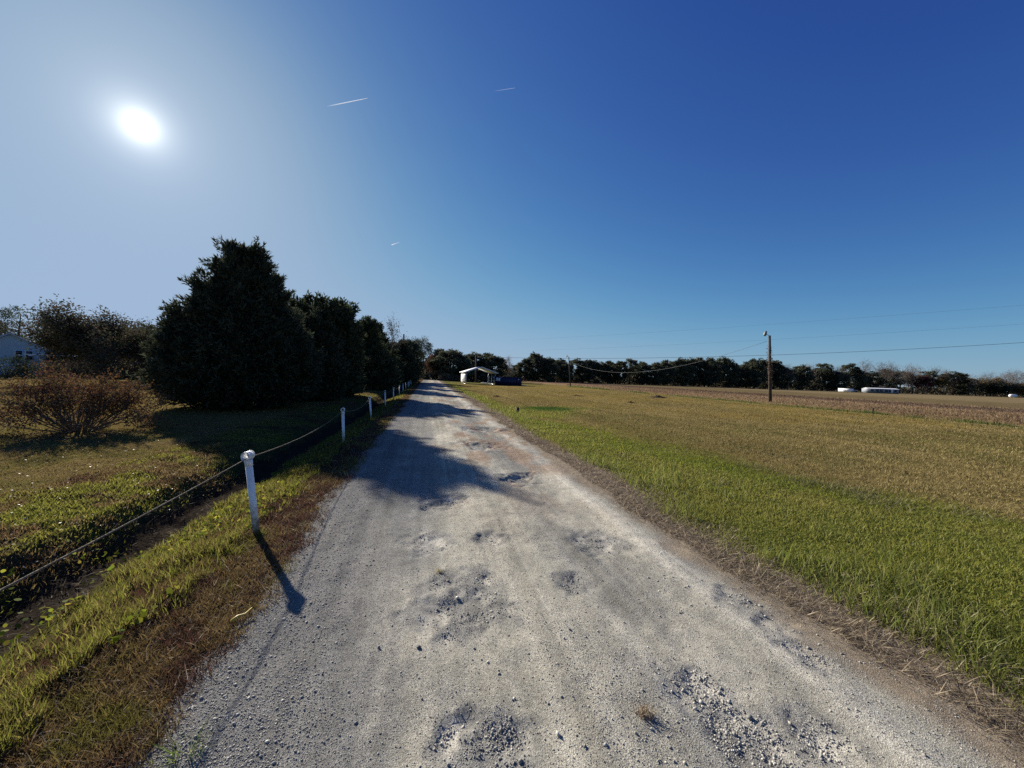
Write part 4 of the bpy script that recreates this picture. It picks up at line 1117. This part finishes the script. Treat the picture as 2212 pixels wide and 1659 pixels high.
pole_obj(1845, 848, 822, 200.0, 'distant lamp pole standing right of the white trailer', .14, True, 'lamp_pole', -2)
pole_obj(1971, 849, 828, 206.0, 'distant bare pole just right of the mobile home', .15, None, lean=-1)
pole_obj(2002, 853, 829, 212.0, 'second distant bare pole right of the mobile home', .2, None, lean=-1)
pole_obj(2093, 856, 833, 225.0, 'thin distant pole against the pines near the right edge', .13, None, lean=-1)
# vine on the near pole
n = 420
hh = rng.uniform(.28, .86, n) * pc_H; hh = np.where(rng.uniform(0, 1, n) < .5, rng.normal(.52, .07, n) * pc_H, hh)
ph_ = rng.uniform(0, 6.283, n); rr = rng.uniform(.13, .27, n)
tilt = math.sin(math.radians(-3.4))
P = np.stack([np.cos(ph_) * rr + tilt * hh, np.sin(ph_) * rr, hh], -1)
V, F = rhombi(P, rdir(n), rng.uniform(.08, .16, n), rng.uniform(.05, .09, n))
o = mesh_np('vine', V, [F], M_TWIG, np.repeat(pal([(.16, .07, .045), (.12, .06, .04), (.08, .07, .035), (.2, .15, .11)], n), 4, axis=0))
o.location = pc_l; tag(o, 'reddish dry vine clinging to the middle of the nearest lamp pole', 'vine')

def wire(a, b, sag, r, label, ext=0.0):
    a, b = np.array(a, float), np.array(b, float)
    t = np.linspace(0, 1 + ext, 40)[:, None]
    p = a * (1 - t) + b * t; p[:, 2] -= (4 * sag * t * (1 - t)).ravel()
    m = MB(); m.tube(p, r, 5)
    return tag(m.build('power_cable', M_WIRE, smooth=True), label, 'cable')
def p3(px, py, depth):
    d = ray(px, py); t = depth / d.dot(c_fwd); q = Vector((0, 0, CAM_H)) + d * t
    return (q.x, q.y, q.z)
wire(p3(1028, 771, 84), p3(2300, 734, 58), 1.25, .026, 'dark overhead cable running right from the carport pole past the near lamp pole')
wire(p3(870, 738, 62), p3(1028, 771, 84), .35, .022, 'dark overhead cable from the pole above the evergreens to the carport pole')
wire(p3(1100, 735, 128), p3(2300, 652, 58), .5, .009, 'upper one of two faint overhead wires high at the right')
wire(p3(1150, 757, 118), p3(2300, 694, 58), .5, .009, 'lower one of two faint overhead wires high at the right')
wire(p3(1232, 781, 92), p3(1657, 737, 39), 2.9, .015, 'loose cable drooping low between the two lamp poles in the field')

# ------------------------------------------------------------------ carport, sign, dumpster
CPA = math.radians(16); CPW, CPL = 5.3, 6.0
fx_, fy_ = at_depth(1007.5, 69.0, 829)      # its front left corner
CP = (fx_ + math.cos(CPA) * CPW / 2 - math.sin(CPA) * CPL / 2, fy_ + math.sin(CPA) * CPW / 2 + math.cos(CPA) * CPL / 2)
CPZ = gz(*CP)
def carport():
    root = thing('carport', (CP[0], CP[1], CPZ), 'white metal gable roof carport on thin posts beside the road', 'carport', CPA)
    Wd, Lg, eave, rise = CPW, CPL, 2.15, .95
    ys = (-Lg / 2, Lg / 2)
    m = MB()
    ov = .45; t = .07
    for s in (-1, 1):
        e = np.array([s * (Wd / 2 + ov), 0, eave - .08]); k = np.array([0, 0, eave + rise])
        V = []
        for yy in (ys[0] - .3, ys[1] + .3):
            for q, dz in ((e, 0), (k, 0), (k, t), (e, t)): V.append((q[0], yy, q[2] + dz))
        m.add(V, [[0, 1, 2, 3], [7, 6, 5, 4], [0, 4, 5, 1], [2, 6, 7, 3], [0, 3, 7, 4], [1, 5, 6, 2]])
    m.build('roof', M_WHITE, root)
    m = MB()
    for s in (-1, 1):   # trim along the gable edge
        for q in range(14):
            a = q / 14; b = (q + 1) / 14
            xa, xb = s * (Wd / 2 + ov) * (1 - a), s * (Wd / 2 + ov) * (1 - b)
            za, zb = eave - .08 + (rise + .08) * a, eave - .08 + (rise + .08) * b
            y_ = ys[0] - .32; w = .10
            m.add([(xa, y_, za - .05), (xb, y_, zb - .05), (xb, y_, zb + w), (xa, y_, za + w)], [[0, 1, 2, 3]] if s < 0 else [[3, 2, 1, 0]])
    m.build('gable_trim', M_WHITE, root)
    for s in (-1, 1):
        for yy in (ys[0], 0, ys[1]):
            m = MB(); m.box((s * Wd / 2, yy, eave / 2 - .05), (.07, .07, eave + .1)); m.build('post', M_METAL, root)
    m = MB()
    for s in (-1, 1): m.box((s * Wd / 2, 0, eave - .02), (.06, Lg, .06)); m.box((s * Wd / 2, 0, .05), (.05, Lg - .1, .05))
    for yy in ys:
        m.tube([(-Wd / 2, yy, eave), (0, yy, eave + rise - .03), (Wd / 2, yy, eave)], .03, 6)
    for s in (-1, 1):
        m.tube([(s * Wd / 2, ys[0], eave - .55), (s * (Wd / 2 - .55), ys[0], eave + .12)], .02, 5)
    m.build('roof_frame', M_METAL, root)
    return root
carport()
# long white banner along the carport's road side
root = thing('banner', (fx_ - math.sin(CPA) * 2.95 - .12, fy_ + math.cos(CPA) * 2.95, CPZ), 'white banner with rows of grey lettering on the road side of the carport', 'banner', CPA)
m = MB(); m.box((0, 0, 1.18), (.03, 5.7, 1.72)); m.build('panel', M_SIGN, root)
m = MB()
r_ = np.random.default_rng(3)
for k in range(6):
    zz = 1.84 - k * .265; yy = -2.3
    while yy < 2.2:
        w = r_.uniform(.18, .62); w = min(w, 2.45 - yy); m.box((-.0175, yy + w / 2, zz), (.004, w, .17 if k in (1, 4) else .13)); yy += w + .12
m.build('lettering', M_INK, root)
for k in (-1, 1):
    m = MB(); m.tube([(.04, k * 2.7, .32), (.04, k * 2.7, 2.06)], .02, 6); m.build('edge_pole', M_METAL, root)
# dumpster
x, y = at_depth(1098.5, 69.0, 829); z = gz(x, y)
root = thing('dumpster', (x, y + .9, z), 'dark blue open top roll off dumpster beside the carport', 'dumpster', math.radians(-2))
m = MB()
Wb, Db, Hb = 4.75, 2.1, 1.36
m.box((0, -Db / 2, Hb / 2 + .1), (Wb, .05, Hb)); m.box((0, Db / 2, Hb / 2 + .1), (Wb, .05, Hb))
m.box((-Wb / 2 + .03, 0, Hb / 2 + .1), (.05, Db - .06, Hb - .01)); m.box((Wb / 2 - .03, 0, Hb / 2 + .1), (.05, Db - .06, Hb - .01)); m.box((0, 0, .13), (Wb - .08, Db - .08, .05))
m.build('bin', M_BLUE, root)
m = MB()
for k in range(9): m.box((-Wb / 2 + .3 + k * (Wb - .6) / 8, -Db / 2 - .055, Hb / 2 + .1), (.09, .06, Hb - .12))
m.build('side_ribs', M_BLUE, root)
m = MB(); m.box((0, -Db / 2 - .03, Hb + .12), (Wb + .06, .13, .10)); m.box((0, Db / 2 + .03, Hb + .12), (Wb + .06, .13, .10)); m.build('top_rail', M_BLUE, root)
m = MB(); m.box((0, -.45, .04), (Wb, .12, .10)); m.box((0, .45, .04), (Wb, .12, .10)); m.build('skids', M_DARK, root)
m = MB(); m.box((-1.85, -Db / 2 - .095, 1.03), (.72, .015, .52)); p = m.build('placard', M_SIGN, root)
m = MB(); m.box((-1.80, -Db / 2 - .104, 1.13), (.40, .004, .09)); m.box((-1.80, -Db / 2 - .104, .98), (.44, .004, .06)); m.build('lettering', M_INK, p)
m = MB()
m.add([(1.72, -Db / 2 - .1, 1.22), (1.95, -Db / 2 - .1, 1.22), (1.835, -Db / 2 - .1, 1.00)], [[0, 2, 1]]); m.build('warning_plate', M_SIGN, root)
# junk posts and gate frame between them
x, y = at_depth(1061.5, 68.5, 830); z = gz(x, y)
root = thing('pipe_gate', (x, y, z), 'leaning pale pipe gate frame between carport and dumpster', 'gate', .25)
m = MB(); m.tube([(-.45, 0, 0), (-.45, 0, 1.55), (.45, 0, 1.55), (.45, 0, 0)], .035, 8); m.tube([(-.45, 0, .75), (.45, 0, .75)], .025, 6); m.build('frame', M_WHITE, root)
# two little mail or meter boxes on posts, slab of pale concrete
for px, lab in ((1013, 'small dark box on a stake left of the thick carport pole'), (1032.7, 'small dark box on a stake right of the thick carport pole')):
    x, y = at_depth(px, 80.0, 825); z = gz(x, y)
    root = thing('stake_box', (x, y, z), lab, 'box', group='dark boxes on stakes behind the carport')
    m = MB(); m.box((0, 0, .25), (.06, .06, .6)); m.build('stake', M_DARK, root)
    m = MB(); m.box((0, 0, .62), (.30, .22, .24)); m.build('box', M_DARK, root)
x, y = at_depth(1050, 78.0, 825); z = gz(x, y)
m = MB(); m.box((0, 0, .06), (2.1, 1.4, .2)); o = m.build('concrete_slab', M_CONC); o.location = (x, y, z); tag(o, 'pale concrete slab on the grass behind the carport', 'slab')
x, y = at_depth(1132, 70.0, 830); z = gz(x, y)
m = MB(); m.box((0, 0, .04), (.9, .5, .12)); o = m.build('concrete_block', M_CONC); o.location = (x, y, z); tag(o, 'pale flat block on the grass at the right end of the dumpster', 'block')

# pale parked car under the trees at the end of the road
x, y = at_depth(929, 128.0, 815); z = gz(x, y)
root = thing('parked_car', (x, y, z), 'pale car half seen under the trees at the end of the road', 'car', math.radians(12))
m = MB(); m.box((0, 0, .62), (1.75, 4.2, .62)); m.box((0, .1, 1.12), (1.55, 2.1, .5), taper=.8); m.build('body', M_ROOFM, root)
m = MB(); m.box((0, -.95, 1.12), (1.35, .1, .38)); m.build('windscreen', M_GLASS, root)
for s in (-1, 1):
    for q in (-1.3, 1.3):
        m = MB(); m.tube([(s * .72, q, .31), (s * .9, q, .31)], .31, 14); m.build('wheel', M_TYRE, root)
for s in (-1, 1):
    m = MB(); m.box((s * .6, -2.11, .7), (.3, .04, .16)); m.build('headlight', M_SIGN, root)

# ------------------------------------------------------------------ mobile home, trailer, tank far right
D0 = 168.0
xa, ya = at_depth(1871, D0, 850); xb, yb = at_depth(1948, D0 + 4, 852)
root = thing('mobile_home', ((xa + xb) / 2, (ya + yb) / 2 + 2, gz(xa, ya)), 'long low white mobile home with a shade-grey wall at the far side of the field', 'house', math.radians(-4))
Lm, Dm, Hm = 12.6, 3.7, 1.8
x_l = -Lm / 2 - 1.6
m = MB()
m.box((0, 0, Hm / 2 + .25), (Lm, Dm, Hm)); m.build('wall', M_SHADED, root)
# sunward gable in lit white; shade is put into the wall's grey
m = MB(); m.add([(-Lm / 2 - .02, -Dm / 2, Hm + .25), (-Lm / 2 - .02, Dm / 2, Hm + .25), (-Lm / 2 - .02, 0, Hm + .55)], [[0, 2, 1]]); m.build('gable', M_SIGN, root)
m = MB()
for s in (-1, 1):
    m.add([(-Lm / 2 - .2, s * (Dm / 2 + .2), Hm + .24), (Lm / 2 + .2, s * (Dm / 2 + .2), Hm + .24), (Lm / 2 + .2, 0, Hm + .62), (-Lm / 2 - .2, 0, Hm + .62)], [[0, 1, 2, 3]] if s < 0 else [[3, 2, 1, 0]])
m.build('roof', M_WHITE, root)
for k in range(6):
    m = MB(); m.box((-Lm / 2 + 1.5 + k * 1.9 + (k % 2) * .3, -Dm / 2 - .01, 1.3), (1.15, .05, 1.0)); m.build('window', M_GLASS, root)
m = MB(); m.box((3.4, -Dm / 2 - .02, 1.15), (.8, .06, 1.7)); m.build('door', M_SIGN, root)
m = MB(); m.box((0, 0, .12), (Lm - .1, Dm - .1, .28)); m.build('skirting', M_DARK, root)

x, y = at_depth(1826.5, 168.0, 848)
root = thing('cargo_trailer', (x, y, gz(x, y)), 'small white box trailer with a grey logo smear in the far field', 'trailer', math.radians(-78))
m = MB(); m.box((0, 0, .95), (5.0, 1.8, 1.35)); m.build('box_body', M_SIGN, root)
m = MB(); m.box((-.3, -.905, 1.05), (1.9, .01, .26)); m.box((.3, -.905, .78), (1.4, .01, .15)); m.build('logo', M_INK, root)
m = MB(); m.box((0, 0, .24), (4.8, 1.6, .10)); m.tube([(2.4, 0, .30), (3.5, 0, .30)], .05, 6); m.build('chassis', M_DARK, root)
for s in (-1, 1):
    m = MB(); m.tube([(.2, s * .72, .27), (.2, s * .93, .27)], .28, 14); m.build('wheel', M_TYRE, root)
x, y = at_depth(1841, 176.0, 848)
root = thing('pickup_truck', (x, y, gz(x, y)), 'blue grey pickup parked right of the white trailer', 'truck', math.radians(3))
m = MB(); m.box((0, 0, .75), (3.6, 1.7, .6)); m.box((-.5, 0, 1.25), (1.3, 1.5, .5), taper=.85); m.build('body', plain('blue_grey_paint', (.16, .19, .26), .4), root)
for s in (-1, 1):
    for q in (-1.15, 1.15):
        m = MB(); m.tube([(q, s * .7, .36), (q, s * .87, .36)], .36, 14); m.build('wheel', M_TYRE, root)
m = MB(); m.box((-.5, -.72, 1.28), (1.0, .06, .32)); m.build('window', M_GLASS, root)

x, y = at_depth(2188, 212.0, 858)
root = thing('gas_tank', (x, y, gz(x, y)), 'rounded white tank at the edge of the trees by the right side', 'tank')
m = MB(); m.tube([(-2.0, 0, .9), (-1.8, 0, .9), (-1.3, 0, .9), (1.3, 0, .9), (1.8, 0, .9), (2.0, 0, .9)], [.15, .6, .85, .85, .6, .15], 16); m.build('shell', M_SIGN, root, smooth=True)
for s in (-1, 1):
    m = MB(); m.box((s * 1.0, 0, .15), (.25, .9, .4)); m.build('foot', M_CONC, root)

# ------------------------------------------------------------------ house at far left
xw, yw = at_depth(22, 41.0, 812); zl = gz(xw, yw)
root = thing('house', (xw, yw, zl), 'pale blue gabled house with two windows at the far left edge', 'house', math.radians(50))
hw, hl = 2.5, 9.0
ev = height_at(92, 756, 41.0) - zl; rg = height_at(22, 722, 41.0) - zl
m = MB()
m.add([(-hw, 0, -.2), (hw, 0, -.2), (hw, 0, ev), (0, 0, rg), (-hw, 0, ev)], [[0, 1, 2, 3, 4]])
m.add([(-hw, hl, -.2), (hw, hl, -.2), (hw, hl, ev), (0, hl, rg), (-hw, hl, ev)], [[4, 3, 2, 1, 0]])
m.add([(hw, 0, -.2), (hw, hl, -.2), (hw, hl, ev), (hw, 0, ev)], [[0, 1, 2, 3]])
m.add([(-hw, 0, -.2), (-hw, hl, -.2), (-hw, hl, ev), (-hw, 0, ev)], [[3, 2, 1, 0]])
wl = m.build('wall', M_SIDING, root)
m = MB()
sl = (rg - ev) / hw
for s in (-1, 1):
    ex = s * (hw + .35); ez = ev - .35 * sl + .02
    V = []
    for yy in (-.3, hl + .3):
        for q in ((ex, ez), (0, rg + .02), (0, rg + .16), (ex, ez + .14)): V.append((q[0], yy, q[1]))
    m.add(V, [[0, 1, 2, 3], [7, 6, 5, 4], [0, 4, 5, 1], [2, 6, 7, 3], [0, 3, 7, 4], [1, 5, 6, 2]])
m.build('roof', M_ROOFM, root)
for xx in (.55, 1.25):
    m = MB(); m.box((xx, -.03, 2.15), (.54, .06, 1.0)); f = m.build('window', M_SIGN, root)
    m = MB(); m.box((xx, -.066, 2.42), (.44, .012, .40)); m.box((xx, -.066, 1.90), (.44, .012, .40)); m.build('pane', M_GLASS, f)
# low white roof beside the house
x, y = at_depth(114, 42.0, 812); z = gz(x, y)
root = thing('shed', (x, y, z), 'low open shed with a bright pale roof right of the blue house', 'shed', math.radians(20))
m = MB(); m.box((0, 0, 2.25), (2.8, 3.0, .10)); m.build('roof', M_WHITE, root)
for s in (-1, 1):
    for q in (-1, 1):
        m = MB(); m.box((s * 1.25, q * 1.35, 1.05), (.1, .1, 2.3)); m.build('post', M_DARK, root)
m = MB(); m.box((0, 1.4, 1.1), (2.6, .06, 2.2)); m.build('wall', M_DARK, root)

# ------------------------------------------------------------------ small things in the field and on the road
def stub(px, py, h, r, label, mat, depth_z=-.03):
    x, y = at_px(px, py, depth_z); z = gz(x, y)
    root = thing('wooden_stake', (x, y, z), label, 'stake', .4)
    m = MB(); m.box((0, 0, h / 2 - .05), (r * 2, r * 2, h + .1), .3, taper=.9); m.box((0, 0, h + .004), (r * 1.7, r * 1.7, .02), .3, taper=.7); m.build('stake_shaft', mat, root)
stub(1118, 890, .20, .055, 'short dark wooden stub at the edge of the green strip', M_BARK)
stub(1885, 889, .55, .07, 'pale grey wooden stake at the field drain on the right', M_POLE)
def mound(px, py, w, h, label, seed):
    x, y = at_px(px, py, -.03); z = gz(x, y)
    r_ = np.random.default_rng(seed); nu, nv = 18, 7
    V = []; 
    for j in range(nv):
        for i in range(nu):
            a = i / nu * 6.283; q = j / (nv - 1)
            rr = w * (1 - q) * (1 + .25 * math.sin(3 * a + seed) + .15 * r_.normal())
            V.append((rr * math.cos(a), rr * .55 * math.sin(a), h * (q ** .7) * (1 + .2 * r_.normal()) - .03))
    F = [[j * nu + i, j * nu + (i + 1) % nu, (j + 1) * nu + (i + 1) % nu, (j + 1) * nu + i] for j in range(nv - 1) for i in range(nu)]
    col = np.array([.075, .055, .038]) * r_.uniform(.7, 1.3, (len(V), 1))
    o = mesh_np('earth_mound', V, [F], M_GROUND, col); o.location = (x, y, z)
    tag(o, label, 'mound', 'small earth mounds in the field')
mound(1420, 859, 1.0, .22, 'larger brown earth mound in the mid field below the drooping cable', 1)
mound(1245, 855, 1.0, .10, 'flat brown earth patch mound right of the dumpster', 2)
mound(1072, 857, .35, .12, 'small dark earth clod below the carport', 3)
mound(1362, 870, .35, .12, 'small dark earth clod in the middle of the tan field', 4)
# yellow curled leaf on the shoulder, dry tuft on the road
x, y = at_px(521, 1345, -.02); z = gz(x, y)
m = MB(); m.tube([(-.03, -.045, .02), (-.012, -.015, .035), (.012, .02, .03), (.025, .065, .045)], [.012, .009, .006, .003], 6)
o = m.build('curled_leaf', M_YELLOW, smooth=True); o.location = (x, y, z + .015); tag(o, 'curled yellow dry leaf lying on the brown shoulder turf', 'leaf')
def tuft(px, py, n, h, cols, label, on_road=True, mat=None):
    x, y = at_px(px, py, .01); u, v = uv_of(x, y); uu, vv = np.array([u]), np.array([v])
    z = float(road_z(uu, vv)[0]) if on_road else float(ground_z(uu, vv)[0])
    P = np.zeros((n, 3)); P[:, :2] = rng.normal(size=(n, 2)) * .018
    V, F, c = blades(P, rng.uniform(.4, 1.0, n) * h, np.full(n, .004), rng.uniform(.5, 1.4, n), rng.uniform(0, 6.283, n), pal(cols, n))
    o = mesh_np('grass_tuft', V, F, mat or M_DRY, c); o.location = (x, y, z); tag(o, label, 'grass tuft')
tuft(1392, 1556, 60, .08, [(.30, .22, .14), (.20, .15, .10)], 'small dry brown grass tuft alone on the lower road')
tuft(400, 1618, 90, .24, [(.09, .14, .02), (.06, .10, .02), (.16, .18, .04)], 'green grass tuft at the gravel edge in the bottom left', False, M_GRASS)
tuft(566, 1143, 70, .09, [(.10, .13, .02), (.06, .08, .02), (.18, .19, .05)], 'small weeds round the foot of the nearest white post', False, M_GRASS)
tuft(950, 1236, 40, .05, [(.28, .24, .12), (.20, .18, .09)], 'tiny dry tuft on the road above the big pothole')

# ------------------------------------------------------------------ contrails
def contrail(a, b, depth, r, label, fade):
    A, B = Vector(p3(*a, depth)), Vector(p3(*b, depth))
    m, t = mat_new('contrail_vapour')
    out = t.nodes.new('ShaderNodeOutputMaterial'); d = t.nodes.new('ShaderNodeBsdfDiffuse'); d.inputs[0].default_value = (.9, .9, .92, 1)
    tl = t.nodes.new('ShaderNodeBsdfTranslucent'); tl.inputs[0].default_value = (.9, .9, .92, 1)
    mx0 = t.nodes.new('ShaderNodeMixShader'); mx0.inputs[0].default_value = .5
    t.links.new(d.outputs[0], mx0.inputs[1]); t.links.new(tl.outputs[0], mx0.inputs[2])
    tr = t.nodes.new('ShaderNodeBsdfTransparent'); mx = t.nodes.new('ShaderNodeMixShader')
    tcn = t.nodes.new('ShaderNodeTexCoord'); sp = t.nodes.new('ShaderNodeSeparateXYZ'); t.links.new(tcn.outputs['Generated'], sp.inputs[0])
    mr = t.nodes.new('ShaderNodeMapRange'); mr.inputs[3].default_value = fade[0]; mr.inputs[4].default_value = fade[1]
    t.links.new(sp.outputs[0], mr.inputs[0]); t.links.new(mr.outputs[0], mx.inputs[0])
    t.links.new(tr.outputs[0], mx.inputs[1]); t.links.new(mx0.outputs[0], mx.inputs[2]); t.links.new(mx.outputs[0], out.inputs[0])
    mb = MB(); pts = [np.array(A.lerp(B, q)) - np.array(A) for q in np.linspace(0, 1, 8)]
    mb.tube(pts, np.linspace(r * 1.5, r * .45, 8), 8)
    o = mb.build('contrail', m, smooth=True); o.location = A
    tag(o, label, 'contrail', 'contrails in the blue sky'); o.visible_shadow = True
contrail((705, 230), (794, 212), 6000, 6.0, 'longest bright white contrail high in the sky', (0.0, .75))
contrail((1066, 197), (1112, 190), 6000, 5.0, 'short faint contrail highest in the sky, to the right', (0.0, .16))
contrail((846, 529), (866, 522), 6000, 5.0, 'tiny contrail low in the sky above the tree row', (.45, .0))
